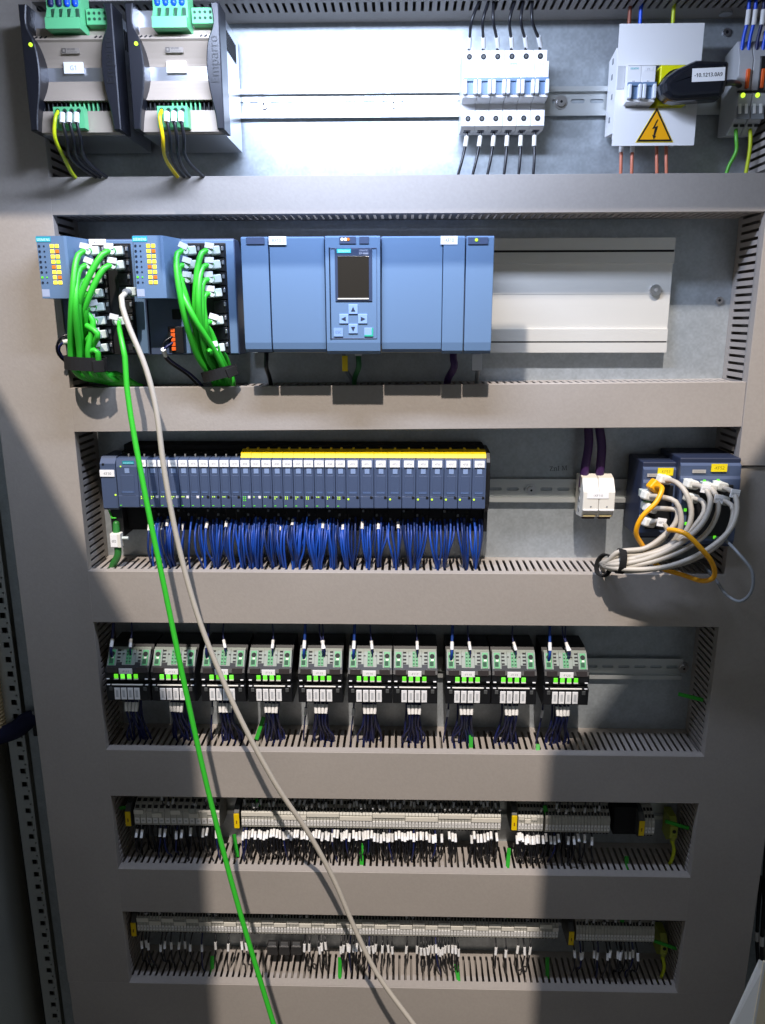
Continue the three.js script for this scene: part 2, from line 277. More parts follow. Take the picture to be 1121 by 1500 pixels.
/* ---------- top row: power supplies ---------- */
const font = await new FontLoader().loadAsync('fonts/droid/droid_sans_regular.typeface.json');
function powerSupply(name, lab, x0, mark, firstWire) {
  const t = thing(name, lab, 'power supply', V(x0, 0.2165, 0)), w = 0.108, h = 0.134;
  part(t, 'metal_case', metres(merge([span(0.004, 0.104, 0, h, 0.01, 0.112)])), M.steel);
  for (let i = 0; i < 9; i++) part(t, 'case_vent', box(0.001, 0.022, 0.003), M.darkVent, 0.1043, h - 0.022, 0.03 + i * 0.007);
  const arc = [...Array(13)].map((_, i) => { const k = i / 12; return [0.124 - 0.013 * Math.sin(Math.PI * k), 0.036 + k * 0.062]; });
  part(t, 'front_cover', profile([[0.09, 0.036], ...arc, [0.127, 0.1], [0.127, 0.104], [0.09, 0.104]], 0.094), M.cover, 0.008);
  part(t, 'upper_shelf', profile([[0.09, 0.1045], [0.115, 0.1045], [0.108, h - 0.001], [0.09, h - 0.001]], 0.094), M.cover, 0.008);
  part(t, 'lower_cover', profile([[0.09, 0.001], [0.125, 0.001], [0.122, 0.025], [0.09, 0.025]], 0.094), M.cover, 0.008);
  part(t, 'vent_recess', box(0.094, 0.012, 0.02), M.darkVent, 0.055, 0.0303, 0.105);
  for (let i = 0; i < 17; i++) part(t, 'vent_bar', rbox(0.0018, 0.011, 0.006, 0.0006), i > 5 && i < 13 ? M.greenTerm : M.black, 0.0115 + i * 0.0054, 0.0303, 0.117);
  for (const s of [0, 1]) for (let i = 0; i < 3; i++) part(t, 'vent_slot', box(0.0035, 0.0014, 0.001), M.black, s ? 0.084 + i * 0.0055 : 0.014 + i * 0.0055, 0.1024, 0.1272, 0, 0, 0.5);
  const L1 = [[0, 0.001], [0.0085, 0.001], [0.0105, 0.02], [0.0155, 0.045], [0.0175, 0.07], [0.0145, 0.095], [0.0075, 0.112], [0.0095, h], [0.0005, h]];
  const curve = (pts, flip) => { const c = new THREE.CatmullRomCurve3(pts.slice(1, -1).map(([x, y]) => V(x, y, 0))); const q = [[0, 0.001], ...c.getPoints(20).map((p) => [p.x, p.y]), [0, h]]; return q.map(([x, y]) => [flip ? w - x : x, y]); };
  part(t, 'side_cheek', front(curve(L1), 0.036, 0.0012), M.cheek, 0, 0, 0.1); part(t, 'side_cheek', front(curve(L1, true).reverse(), 0.036, 0.0012), M.cheek, 0, 0, 0.1);
  const tg = new TextGeometry('Emparro', { font, size: 0.0092, depth: 0.0008, curveSegments: 3 });
  part(t, 'raised_name', tg, M.black, w - 0.0035, 0.05, 0.1358, 0, 0, Math.PI / 2);
  part(t, 'status_led', disc(0.0022, 0.0016), L.lime, 0.0105, 0.092, 0.1365);
  label(t, textCell(mark, { w: 80, h: 44, fg: '#9a9aa4', size: 24 }), 0.023, 0.0122, 0.05, 0.0735, 0.113, 0.003);
  label(t, cached('mr', () => cell(120, 36, (c, a, b) => { fill(c, a, b, '#82796f'); c.fillStyle = '#4b453f'; c.fillRect(2, 4, 28, 28); c.fillStyle = '#82796f'; c.fillRect(9, 11, 14, 14); c.fillStyle = '#4b453f'; c.font = 'bold 19px sans-serif'; c.fillText('MURR', 36, 18); c.font = '12px sans-serif'; c.fillText('ELEKTRONIK', 36, 32); })), 0.021, 0.0064, 0.05, 0.0905, 0.1185, 0.0022, 'printed_logo');
  // plugs
  const plug = merge([span(0.032, 0.072, 0.1065, 0.118, 0.112, 0.142), span(0.032, 0.072, 0.118, 0.15, 0.108, 0.134)]);
  part(t, 'upper_plug', plug, M.greenTerm);
  for (let i = 0; i < 4; i++) { const x = 0.0375 + i * 0.0094; part(t, 'plug_tooth', profile([[0.1341, 0.1185], [0.141, 0.1185], [0.1341, 0.131]], 0.0045), M.greenTerm, x - 0.0048); part(t, 'plug_hole', rbox(0.004, 0.011, 0.003, 0.0008), M.greenHole, x + 0.0021, 0.1235, 0.1342); }
  part(t, 'socket_strip', rbox(0.026, 0.017, 0.014, 0.001), M.greenTerm, 0.0865, 0.124, 0.118);
  for (let i = 0; i < 8; i++) part(t, 'socket_hole', disc(0.0016, 0.001, 8), M.greenHole, 0.0775 + (i % 4) * 0.006, 0.1275 - (i > 3) * 0.006, 0.1253);
  part(t, 'lower_plug', merge([span(0.03, 0.066, 0.003, 0.026, 0.1255, 0.138)]), M.greenTerm);
  for (let i = 0; i < 4; i++) part(t, 'socket_hole', disc(0.0026, 0.001, 10), M.greenHole, 0.0355 + i * 0.0083, 0.0215, 0.1383);
  const P = (x, y, z) => V(x0 + x, 0.2165 + y, z), side = mark === 'G1' ? 'left' : 'right';
  for (let i = 0; i < 4; i++) {
    const x = 0.0375 + i * 0.0094;
    wire('supply_wire', `${NTH[i]} blue wire from the left on top of the ${side} power supply`, 'wire', `blue wires on top of the ${side} power supply`, [P(x, 0.134, 0.134), P(x, 0.15, 0.132), P(x + 0.002, 0.17, 0.12), P(x + 0.004, 0.2, 0.07)], 0.0036, i < 2 && side === 'left' ? M.navyWire : M.blueBright, { rad: 10 });
  }
  const ends = side === 'left' ? [0.027, 0.044, 0.05, 0.058] : [0.034, 0.034, 0.041, 0.058];
  for (let i = 0; i < 4; i++) {
    const x = 0.0355 + i * 0.0083, q = [P(x, 0.0215, 0.137), P(x - 0.0005, 0.012, 0.146), P(x + (side === 'left' && !i ? -0.004 : 0.001), -0.008, 0.144), P(x - 0.004, -0.026, 0.124), P(i ? ends[i] + 0.008 : ends[i], -0.041, 0.085), P(ends[i] + (i ? 0.024 : 0.006), -0.052, 0.045)];
    if (!i) wire('earth_wire', side === 'left' ? 'yellow-green earth wire from the bottom of the left power supply' : 'yellow wire from the bottom of the right power supply', 'wire', null, q, 0.0022, side === 'left' ? M.ygWire : M.yellowWire, { rad: 8 });
    else wire('supply_wire', `${NTH[i - 1]} black wire with white marker under the ${side} power supply`, 'wire', `black wires under the ${side} power supply`, q, 0.0021, M.blackWire, { rad: 8, sleeves: [[0.09, 0.012, 0.0034]] });
  }
}
powerSupply('power_supply', 'left of two metal power supplies, standing beside the left vertical duct', -0.4405, 'G1');
powerSupply('power_supply', 'right of two metal power supplies, its side lit by the strip lamp', -0.3175, 'G2');

/* ---------- top row: circuit breakers ---------- */
function breaker(name, lab, x0, poles, mark) {
  const t = thing(name, lab, 'circuit breaker', V(x0, 0.234, 0)), pw = 0.0176;
  const side = [[0.009, 0.002], [0.04, 0], [0.05, 0.004], [0.05, 0.021], [0.046, 0.026], [0.046, 0.03], [0.07, 0.032], [0.07, 0.0525], [0.066, 0.0535], [0.066, 0.073], [0.05, 0.076], [0.05, 0.09], [0.009, 0.09]];
  for (let i = 0; i < poles; i++) {
    const x = i * pw;
    part(t, 'pole_body', profile(side, pw - 0.0004, 0.0004), M.white, x + 0.0002);
    for (const y of [0.083, 0.0125]) { part(t, 'screw_hole', disc(0.0034, 0.0008, 14), M.darkVent, x + pw / 2, y, 0.0502); part(t, 'screw_head', disc(0.0017, 0.0006, 10), M.termDark, x + pw / 2, y, 0.0506); }
    part(t, 'lever_recess', box(0.0078, 0.017, 0.0012), M.breakerBlue, x + pw / 2, 0.0435, 0.0703);
    part(t, 'lever_bridge', rbox(0.017, 0.0042, 0.004, 0.0006), M.breakerBlue, x + pw / 2, 0.0512, 0.0715);
    for (const s of [-1, 1]) part(t, 'lever', rbox(0.0046, 0.0165, 0.0085, 0.0014), M.lever, x + pw / 2 + s * 0.0062, 0.0425, 0.0725);
    part(t, 'clamp_mouth', rbox(0.009, 0.0015, 0.012, 0.0005), M.siemensDeep, x + pw / 2, 0.0008, 0.036);
    label(t, textCell('0-I', { w: 40, h: 20, fg: '#444', bg: '#e8e8ea', size: 15, bold: true }), 0.006, 0.0022, x + pw / 2, 0.0562, 0.066, 0.0003, 'printed_mark');
  }
  label(t, textCell(mark, { w: 64, h: 28, fg: '#77777c', bg: '#e8e8ea', size: 20 }), 0.011, 0.0045, poles * pw - 0.009, 0.0695, 0.066, 0.0004);
  label(t, textCell('SIEMENS', { w: 90, h: 20, fg: '#35a3a6', bg: '#e8e8ea', size: 17, bold: true }), 0.0125, 0.0028, 0.009, 0.0702, 0.066, 0.0003, 'printed_name');
  return t;
}
const bx = at(676, 150, 0.05).x;
breaker('circuit_breaker', 'left white three-pole breaker of the pair on the upper rail', bx, 3, 'F10');
breaker('circuit_breaker', 'right white three-pole breaker of the pair on the upper rail', bx + 0.0529, 3, 'F20');
[[705, 684], [718, 702], [724, 722], [757, 741], [769, 760], [781, 779]].forEach(([ua, ub], i) => {
  const a = at(ua, -6, 0.062), m = at((ua * 0.35 + ub * 0.65), 30, 0.066), x = bx + (i + 0.5) * 0.0176;
  wire('breaker_wire', `${NTH[i]} black wire from the left above the breaker pair`, 'wire', 'six black wires above the breakers', [V(x, 0.318, 0.036), V(x, 0.332, 0.044), m, a, V(a.x + 0.004, a.y + 0.02, 0.06)], 0.0019, M.blackWire, { sleeves: [[0.2, 0.014, 0.0029]] });
  const c = at(670 + i * 21.5 + (i > 2 ? 3 : 0), 262, 0.04);
  wire('breaker_wire', `${NTH[i]} black wire from the left below the breaker pair`, 'wire', 'six black wires below the breakers', [V(x, 0.238, 0.036), V(x - 0.001, 0.222, 0.038), V((x + c.x) / 2, 0.2, 0.042), V(c.x, c.y, 0.042), V(c.x, 0.16, 0.04)], 0.0019, M.blackWire, { sleeves: [[0.2, 0.013, 0.003, M.whiteWarm]] });
});

/* ---------- top row: cover plate, two-pole breaker, plug and terminals ---------- */
{
  const a = at(910, 35, 0.06), b = at(1018, 213, 0.06), w = b.x - a.x, h = a.y - b.y, x0 = at(902, 130, 0.06).x;
  const br = breaker('circuit_breaker', 'two-pole breaker showing through the white cover with the warning sign', at(917, 130, 0.07).x, 2, 'F1');
  br.position.y = 0.2265; br.position.z = 0.004;
  const t = thing('cover_plate', 'white plastic cover plate with a yellow high voltage triangle', 'cover plate', V(x0, b.y, 0));
  const s = new THREE.Shape([[0, 0], [w, 0], [w, h], [0, h]].map(([x, y]) => new THREE.Vector2(x, y)));
  const c0 = at(916, 159, 0.06), c1 = at(1010, 95, 0.06), X0 = c0.x - x0, X1 = c1.x - x0, Y0 = c0.y - b.y, Y1 = c1.y - b.y;
  s.holes.push(new THREE.Path([[X0, Y0], [X0, Y1], [X1, Y1], [X1, Y0]].map(([x, y]) => new THREE.Vector2(x, y))));
  part(t, 'cover_sheet', new THREE.ExtrudeGeometry(s, { depth: 0.002, bevelEnabled: false }), M.white, 0, 0, 0.0585);
  const f = at(906, 98, 0.061); part(t, 'cover_latch', rbox(0.009, 0.026, 0.0012, 0.0004), M.offGrey, f.x - x0 + 0.004, f.y - b.y - 0.012, 0.061);
  for (const y of [0.012, h - 0.012]) part(t, 'cover_stay', cyl(0.003, 0.056, 10).clone().rotateX(Math.PI / 2), M.white, w - 0.01, y, 0.03);
  const k = at(960, 190, 0.061), tri = (r) => [[-r, -r * 0.62], [r, -r * 0.62], [0, r * 1.12]];
  const sg = thing('warning_sign', 'yellow triangle sign with a black lightning bolt on the white cover', 'sign', V(k.x, k.y, 0.0607));
  part(sg, 'sign_edge', front(tri(0.0236), 0.0004), M.yellow); part(sg, 'sign_border', front(tri(0.0222), 0.0004), M.black, 0, 0, 0.0004); part(sg, 'sign_face', front(tri(0.0185), 0.0004), std(0xf0a800, 0.5), 0, 0, 0.0008);
  part(sg, 'lightning_bolt', front([[0.0012, 0.0115], [-0.0042, 0.0005], [-0.0008, 0.0018], [-0.0022, -0.0065], [-0.0036, -0.006], [-0.0014, -0.0115], [0.0012, -0.0075], [-0.0001, -0.0072], [0.0028, 0.0042], [-0.0012, 0.0028], [0.0024, 0.0115]], 0.0004), M.black, 0, 0, 0.0012);
  const y0 = at(962, 155, 0.062), y1 = at(1010, 96, 0.062);
  const so = thing('yellow_socket', 'bright yellow socket front half hidden by the black plug', 'socket', V(y0.x, y0.y, 0));
  part(so, 'socket_face', rbox(y1.x - y0.x, y1.y - y0.y, 0.05, 0.002), M.yellowPanel, (y1.x - y0.x) / 2, (y1.y - y0.y) / 2, 0.041); part(so, 'socket_foot', box(0.03, 0.03, 0.016), M.black, 0.02, 0.025, 0.008);
  // right-angle plug, lying to the right
  const p0 = at(962, 121, 0.1), len = at(1064, 121, 0.1).x - p0.x, pl = thing('mains_plug', 'black angled mains plug with a white label in the yellow socket', 'plug', V(p0.x + 0.006, p0.y + 0.003, 0.092)); pl.scale.set(0.96, 0.93, 1);
  const out = [[0, -0.004], [0.003, -0.016], [0.012, -0.0225], [0.022, -0.0245], [len * 0.7, -0.0225], [len * 0.9, -0.0215], [len * 0.97, -0.014], [len, 0.002], [len, 0.019], [len * 0.97, 0.022], [len * 0.5, 0.0235], [0.034, 0.0205], [0.018, 0.0135], [0.006, 0.005]];
  part(pl, 'plug_body', new THREE.ExtrudeGeometry(new THREE.Shape(out.map(([x, y]) => new THREE.Vector2(x, y))), { depth: 0.012, bevelEnabled: true, bevelThickness: 0.011, bevelSize: 0.0085, bevelOffset: -0.0085, bevelSegments: 4 }), std(0x171a22, 0.22), 0, 0, -0.012);
  part(pl, 'plug_neck', cyl(0.019, 0.02, 20).clone().rotateX(Math.PI / 2), M.black, 0.026, 0, -0.022);
  label(pl, textCell('-10.1213.0A9', { w: 168, h: 60, fg: '#333', size: 24, bold: true }), 0.04, 0.0155, 0.0555, 0.0045, 0.0112, 0.0005, 'plug_label').rotation.z = 0.035;
  wire('plug_lead', 'short black lead leaving the right end of the mains plug', 'cable', null, [at(1062, 122, 0.095), at(1072, 121, 0.085), at(1082, 124, 0.06), at(1090, 140, 0.03)], 0.0035, M.blackWire, { rad: 8 });
  // terminals behind and wires of the covered breaker
  const te = thing('power_terminal', 'white terminal housing peeping out left of the white cover', 'terminal', V(at(896, 130, 0.03).x, 0.228, 0));
  part(te, 'terminal_body', profile([[0.009, 0.004], [0.05, 0], [0.054, 0.03], [0.054, 0.075], [0.042, 0.1], [0.009, 0.094]], 0.013, 0.0005), M.white);
  for (const [y, z] of [[0.02, 0.03], [0.046, 0.035], [0.07, 0.03], [0.088, 0.03]]) part(te, 'terminal_notch', box(0.0008, 0.006, 0.005), M.midGrey, -0.0003, y, z);
  [[921, M.brownWire, 'reddish brown'], [937, M.blueBright, 'bright blue'], [985, M.ygWire, 'yellow-green']].forEach(([u, m, n]) => { const p = at(u, 45, 0.04), q = at(u + 4, -10, 0.045); wire('cover_wire', `${n} wire rising from behind the top of the white cover`, 'wire', null, [V(p.x, p.y - 0.02, 0.04), p, q, V(q.x, q.y + 0.02, 0.05)], 0.0024, m); });
  [910, 926, 961, 975].forEach((u, i) => { const p = at(u + 1, 200, 0.04), q = at(u - 1 + (i > 1 ? 2 : 0), 262, 0.045); wire('cover_wire', `${NTH[i]} copper-coloured wire from the left below the white cover plate`, 'wire', 'copper-coloured wires below the cover', [V(p.x, p.y + 0.01, 0.038), p, V((p.x + q.x) / 2 - 0.001, (p.y + q.y) / 2, 0.046), q, V(q.x, 0.16, 0.04)], 0.0022, M.copperWire, { sleeves: i < 2 ? [[0.32, 0.012, 0.003]] : [] }); });
}
{
  const g = at(1076, 150, 0.055);
  for (let i = 0; i < 2; i++) {
    const t = thing('fuse_terminal', `${i ? 'right' : 'left'} grey terminal with orange lever and green lamp at the right end`, 'terminal', V(g.x + i * 0.0178, 0.2265, 0));
    part(t, 'terminal_body', profile([[0.009, 0.004], [0.04, 0], [0.06, 0.016], [0.066, 0.042], [0.058, 0.046], [0.058, 0.082], [0.046, 0.106], [0.009, 0.1]], 0.0168, 0.0005), M.offGrey);
    part(t, 'orange_lever', rbox(0.0042, 0.022, 0.005, 0.001), M.orange, 0.0115, 0.0605, 0.0592);
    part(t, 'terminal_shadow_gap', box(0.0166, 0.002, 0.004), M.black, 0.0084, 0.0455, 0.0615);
    part(t, 'signal_led', new THREE.SphereGeometry(0.0028, 10, 8), L.lime, 0.0055, 0.0405, 0.0655);
    part(t, 'lower_face', rbox(0.0158, 0.021, 0.0016, 0.0005), M.midGrey, 0.0084, 0.0235, 0.0635, -0.22);
    for (const dx of [0.0035, 0.0115]) { part(t, 'white_tab', rbox(0.0036, 0.012, 0.0016, 0.0004), M.white, dx, 0.0255, 0.0648, -0.22); part(t, 'wire_mouth', box(0.005, 0.003, 0.002), M.black, dx + 0.0012, 0.0085, 0.0545); }
    const P = (x, y, z) => V(g.x + i * 0.0178 + x, 0.2265 + y, z);
    for (const dx of [0.0045, 0.0125]) wire('control_wire', `${dx < 0.01 ? 'left' : 'right'} blue wire with white sleeve into the ${i ? 'right' : 'left'} orange-levered terminal`, 'wire', 'blue wires above the right terminal pair', [P(dx, 0.095, 0.05), P(dx, 0.108, 0.052), P(dx + 0.001, 0.125, 0.056), P(dx - 0.001, 0.16, 0.06), P(dx, 0.19, 0.06)], 0.0022, dx < 0.01 && i ? M.navyWire : M.blueBright, { sleeves: [[0.36, 0.016, 0.003]] });
    wire('earth_wire', `yellow-green wire below the ${i ? 'right' : 'left'} orange-levered terminal`, 'wire', null, [P(0.0085, 0.01, 0.045), P(0.009, -0.006, 0.05), P(0.0105 - i * 0.001, -0.02, 0.05), P(0.003 + i * 0.006, -0.04, 0.048), P(0.0 + i * 0.007, -0.075, 0.044)], 0.0024, i ? M.ygWire : M.ygGreen);
  }
  const p = at(1113, 110, 0.06), t = thing('end_clamp', 'black end clamp right of the orange-levered terminals', 'clamp', V(p.x, 0.232, 0)); part(t, 'clamp_body', profile([[0.009, 0], [0.05, 0.004], [0.06, 0.03], [0.06, 0.08], [0.009, 0.094]], 0.007, 0.0005), M.black);
  const d = at(1067, 18, 0.03), c = thing('duct_rivet', 'pale round rivet under the top duct near its right end', 'rivet', V(d.x, 0.3715, 0.022)); part(c, 'rivet_head', cyl(0.008, 0.003, 18, 0.007), M.offGrey, 0, 0, 0);
}

/* ---------- second row: two network switches with green patch cables ---------- */
function switchBox(name, lab, x0, cols, mark, cellText) {
  const y0 = -0.046, h = 0.147, w = 0.1185, t = thing(name, lab, 'network switch', V(x0, y0, 0));
  part(t, 'switch_body', rbox(w, h, 0.07, 0.0015), M.siemensDark, w / 2, h / 2, 0.045);
  part(t, 'switch_front', rbox(w - 0.044, h - 0.003, 0.004, 0.0012), M.siemens, 0.043 + (w - 0.044) / 2, h / 2, 0.0795);
  const s = new THREE.Shape([[0, -0.0815], [0, -0.121], [0.002, -0.125], [0.036, -0.125], [0.039, -0.1235], [0.05, -0.0815]].map(([x, y]) => new THREE.Vector2(x, y)));
  part(t, 'display_block', new THREE.ExtrudeGeometry(s, { depth: 0.0745, bevelEnabled: false }).rotateX(-Math.PI / 2), M.siemens, 0, 0.072, 0);
  label(t, textCell('SIEMENS', { w: 96, h: 30, bg: '#1f9fb3', fg: '#c8eef2', size: 20, bold: true }), 0.0185, 0.0062, 0.0105, 0.1425, 0.125, 0.0004, 'name_strip');
  for (let r = 0; r < 8; r++) {
    const y = 0.1345 - r * 0.0062;
    for (const c of [0, 1]) part(t, 'status_led', box(0.0046, 0.0042, 0.0008), r === 3 && c && mark ? L.lime : (r + c * 3) % 5 === 4 ? L.orangeLamp : L.amber, 0.0205 + c * 0.0062, y, 0.1253);
    part(t, 'status_led', disc(0.0015, 0.0006, 8), r === 6 ? L.greenSoft : LEDOFF, 0.0045, y, 0.1253); part(t, 'status_led', disc(0.001, 0.0006, 8), r === 6 ? L.greenSoft : LEDOFF, 0.0105, y, 0.1253);
  }
  label(t, cached('sq', () => cell(40, 40, (c, a, b) => fill(c, a, b, '#9fabc4'))), 0.0095, 0.009, 0.007, 0.0785, 0.125, 0.0003, 'grey_patch');
  if (mark) label(t, textCell(cellText), 0.022, 0.0085, 0.0625, 0.1422, 0.0835, 0.0008);
  part(t, 'port_bank', rbox(cols[1] - cols[0] + 0.019, 0.141, 0.004, 0.0008), M.black, (cols[0] + cols[1]) / 2 - x0, 0.0708, 0.0812);
  for (const c of cols) for (let r = 0; r < 8; r++) {
    const x = c - x0, y = 0.131 - r * 0.0172;
    part(t, 'port_frame', rbox(0.0165, 0.0158, 0.011, 0.001), M.black, x, y, 0.084); part(t, 'port_opening', box(0.0115, 0.0085, 0.001), M.darkVent, x - 0.001, y, 0.0898);
    part(t, 'port_latch', rbox(0.003, 0.005, 0.003, 0.0006), M.steel, x + 0.0068, y + 0.003, 0.0905);
  }
  // power plug
  const q = [0.0385, 0.03]; part(t, 'power_plug', rbox(0.02, 0.034, 0.022, 0.001), M.black, q[0], 0.02, 0.084);
  for (let i = 0; i < 5; i++) part(t, 'orange_latch', rbox(0.0055, 0.0048, 0.002, 0.0005), M.orange, q[0] - 0.003, 0.0085 + i * 0.0058, 0.0958);
  part(t, 'reset_button', rbox(0.011, 0.013, 0.004, 0.001), M.blackSoft, 0.0375, 0.0525, 0.0812);
  for (const i of [0, 1]) {
    const P = (x, y, z) => V(x0 + x, y0 + y, z);
    wire('control_wire', `dark wire with white sleeve beside the power plug of the ${mark ? 'left' : 'right'} switch`, 'wire', `two wires at the ${mark ? 'left' : 'right'} switch power plug`,
      mark ? [P(0.034, 0.028 - i * 0.008, 0.096), P(0.014, 0.024 - i * 0.008, 0.108), P(0.004 + i * 0.003, 0.006, 0.104), P(0.012 + i * 0.004, -0.012, 0.09), P(0.03 + i * 0.004, -0.024, 0.075)]
        : [P(0.034, 0.024 - i * 0.008, 0.096), P(0.024, 0.016 - i * 0.008, 0.1), P(0.02 + i * 0.004, -0.004, 0.085), P(0.04 + i * 0.006, -0.03, 0.05), P(0.055 + i * 0.006, -0.05, 0.04)], 0.0017, i ? M.navyWire : M.blackWire, { sleeves: i ? [[0.18, 0.014, 0.0032]] : [] });
  }
}
const s1 = -0.4545, s2 = -0.334, colA = [ux(150, 440, 0.09), ux(184, 440, 0.09)], colB = [ux(288, 440, 0.09), ux(322, 440, 0.09)];
switchBox('network_switch', 'left blue-grey network switch with the long loose cables plugged in', s1, colA, true, '-KF21');
switchBox('network_switch', 'right blue-grey network switch beside the big blue controller', s2, colB, false, '');
const portY = (r) => -0.046 + 0.131 - r * 0.0172;
function patch(lab, group, x, r, mids, mat, rad = 0.0034, flag = true, name = 'patch_cable') {
  const y = portY(r), pts = [V(x - 0.004, y - 0.001, 0.11), V(x - 0.012, y - 0.005, 0.121), ...mids];
  const m = wire(name, lab, 'cable', group, pts, rad, mat, { seg: 30, rad: 9 });
  part(m, 'clear_plug', rbox(0.0125, 0.0105, 0.02, 0.0015), M.clearPlug, 0.003, 0.0005, -0.012, 0, 0.25, 0.1);
  part(m, 'cable_boot', cyl(0.0052, 0.012, 10, 0.0038).clone().rotateX(Math.PI / 2), M.clearPlug, -0.002, -0.001, 0.001, 0, 0.5, 0);
  if (flag) part(m, 'white_flag', rbox(0.0115, 0.0075, 0.0022, 0.0006), M.offGrey, -0.001 + rr(-0.003, 0.003), 0.005, 0.006, -0.25, 0.2, rr(-0.4, 0.3));
  return m;
}
const vp = (r) => 365 + 19.6 * r;
const dn = (c, r) => `green patch cable from the ${NTH[r]} port in the ${c ? 'right' : 'left'} column of the left switch`, dm = (c, r) => dn(c, r).replace('left switch', 'right switch');
[[0, 0, 101], [1, 0, 112], [1, 1, 122], [0, 1, 106], [0, 2, 110], [0, 3, 117], [0, 4, 128], [0, 5, 135], [0, 6, 139], [0, 7, 144]].forEach(([c, r, u], i) => {
  const low = r > 2, v0 = vp(r), z = low ? 0.116 + (i % 2) * 0.006 : 0.142 - (i % 3) * 0.006, mids = [];
  if (!low) mids.push(at(u + 5, 438 + r * 6, z));
  else if (r < 6) mids.push(at(u + 8, v0 + 26, z + 0.006));
  mids.push(at(104 + i * 4.2, 514, 0.125 - (i % 3) * 0.01), at(106 + i * 4.4, 536, 0.118 - (i % 3) * 0.01), at(120 + i * 4, 552, 0.098), at(148 + i * 3, 558 - (i % 3) * 5, 0.07 - i * 0.002), at(180 + i * 3, 566, 0.045));
  patch(dn(c, r), 'green cables of the left switch', colA[c], r, mids, M.greenCable, 0.0039);
});
[[0, 0, 264], [1, 0, 284], [0, 1, 273], [1, 1, 289], [1, 2, 294], [1, 3, 300], [0, 2, 279], [1, 5, 307], [1, 7, 328]].forEach(([c, r, u], i) => {
  const v0 = vp(r), z = r > 4 ? 0.115 : 0.136 - (i % 3) * 0.006, mids = [];
  if (r < 4) mids.push(at(u + 2, Math.max(v0 + 55, 442), z)); else if (r < 7) mids.push(at(u + 2, v0 + 24, z));
  mids.push(at(288 + i * 4.8, 518, 0.112 - (i % 3) * 0.008), at(305 + i * 4.1, 546, 0.094 - (i % 3) * 0.008), at(314 + i * 3.4, 560, 0.075), at(318 + i * 3, 574, 0.055));
  patch(dm(c, r), 'green cables of the right switch', colB[c], r, mids, M.greenCable, 0.0039);
});
function strapRing(lab, p, rx, rz, hh, tilt = 0, mat = M.velcro) {
  const s = new THREE.Shape(), hole = new THREE.Path(); s.absellipse(0, 0, rx, rz, 0, Math.PI * 2); hole.absellipse(0, 0, rx - 0.002, rz - 0.002, 0, Math.PI * 2); s.holes.push(hole);
  const t = thing('hook_strap', lab, 'strap', p); t.rotation.z = tilt;
  part(t, 'strap_ring', new THREE.ExtrudeGeometry(s, { depth: hh, bevelEnabled: false, curveSegments: 14 }).translate(0, 0, -hh / 2).rotateX(Math.PI / 2), mat);
  part(t, 'strap_tail', rbox(0.014, hh * 0.9, 0.003, 0.001), mat, rx * 0.8, -0.002, rz * 0.7, 0, 0.5, 0.1); return t;
}
strapRing('black hook strap tying the green bundle of the left switch', at(126, 532, 0.11), 0.0275, 0.021, 0.017, -0.06);
strapRing('black hook strap tying the green bundle of the right switch', at(322, 547, 0.087), 0.024, 0.02, 0.014, 0.25);
// the two long loose cables
{
  const g = patch('long bright green cable hanging loose across the whole cabinet', null, colA[1], 5, [at(177, 485, 0.135), at(188, 585, 0.15), at(215, 735, 0.17), at(243, 870, 0.18), at(272, 1010, 0.19), at(308, 1170, 0.2), at(350, 1330, 0.215), at(404, 1510, 0.24), at(425, 1580, 0.26)], M.greenCable, 0.0036, true, 'loose_cable');
  const p2 = [at(186, 428, 0.118), at(178, 436, 0.13), at(184, 465, 0.138), at(214, 540, 0.145), at(229, 600, 0.148), at(241, 690, 0.152), at(262, 800, 0.155), at(291, 905, 0.16), at(322, 985, 0.165), at(356, 1060, 0.17), at(408, 1155, 0.17), at(452, 1220, 0.165), at(490, 1290, 0.165), at(520, 1360, 0.17), at(552, 1425, 0.18), at(606, 1500, 0.2), at(660, 1570, 0.22)];
  const m = wire('loose_cable', 'long off-white cable hanging loose and crossing the green one', 'cable', null, p2, 0.0036, M.whiteCable, { seg: 90, rad: 9 });
  part(m, 'clear_plug', rbox(0.0125, 0.0105, 0.02, 0.0015), M.clearPlug, 0.003, 0.001, -0.015); part(m, 'cable_boot', cyl(0.0052, 0.014, 10, 0.004).clone().rotateX(Math.PI / 2), M.greyCable, 0.0, 0, -0.001);
}

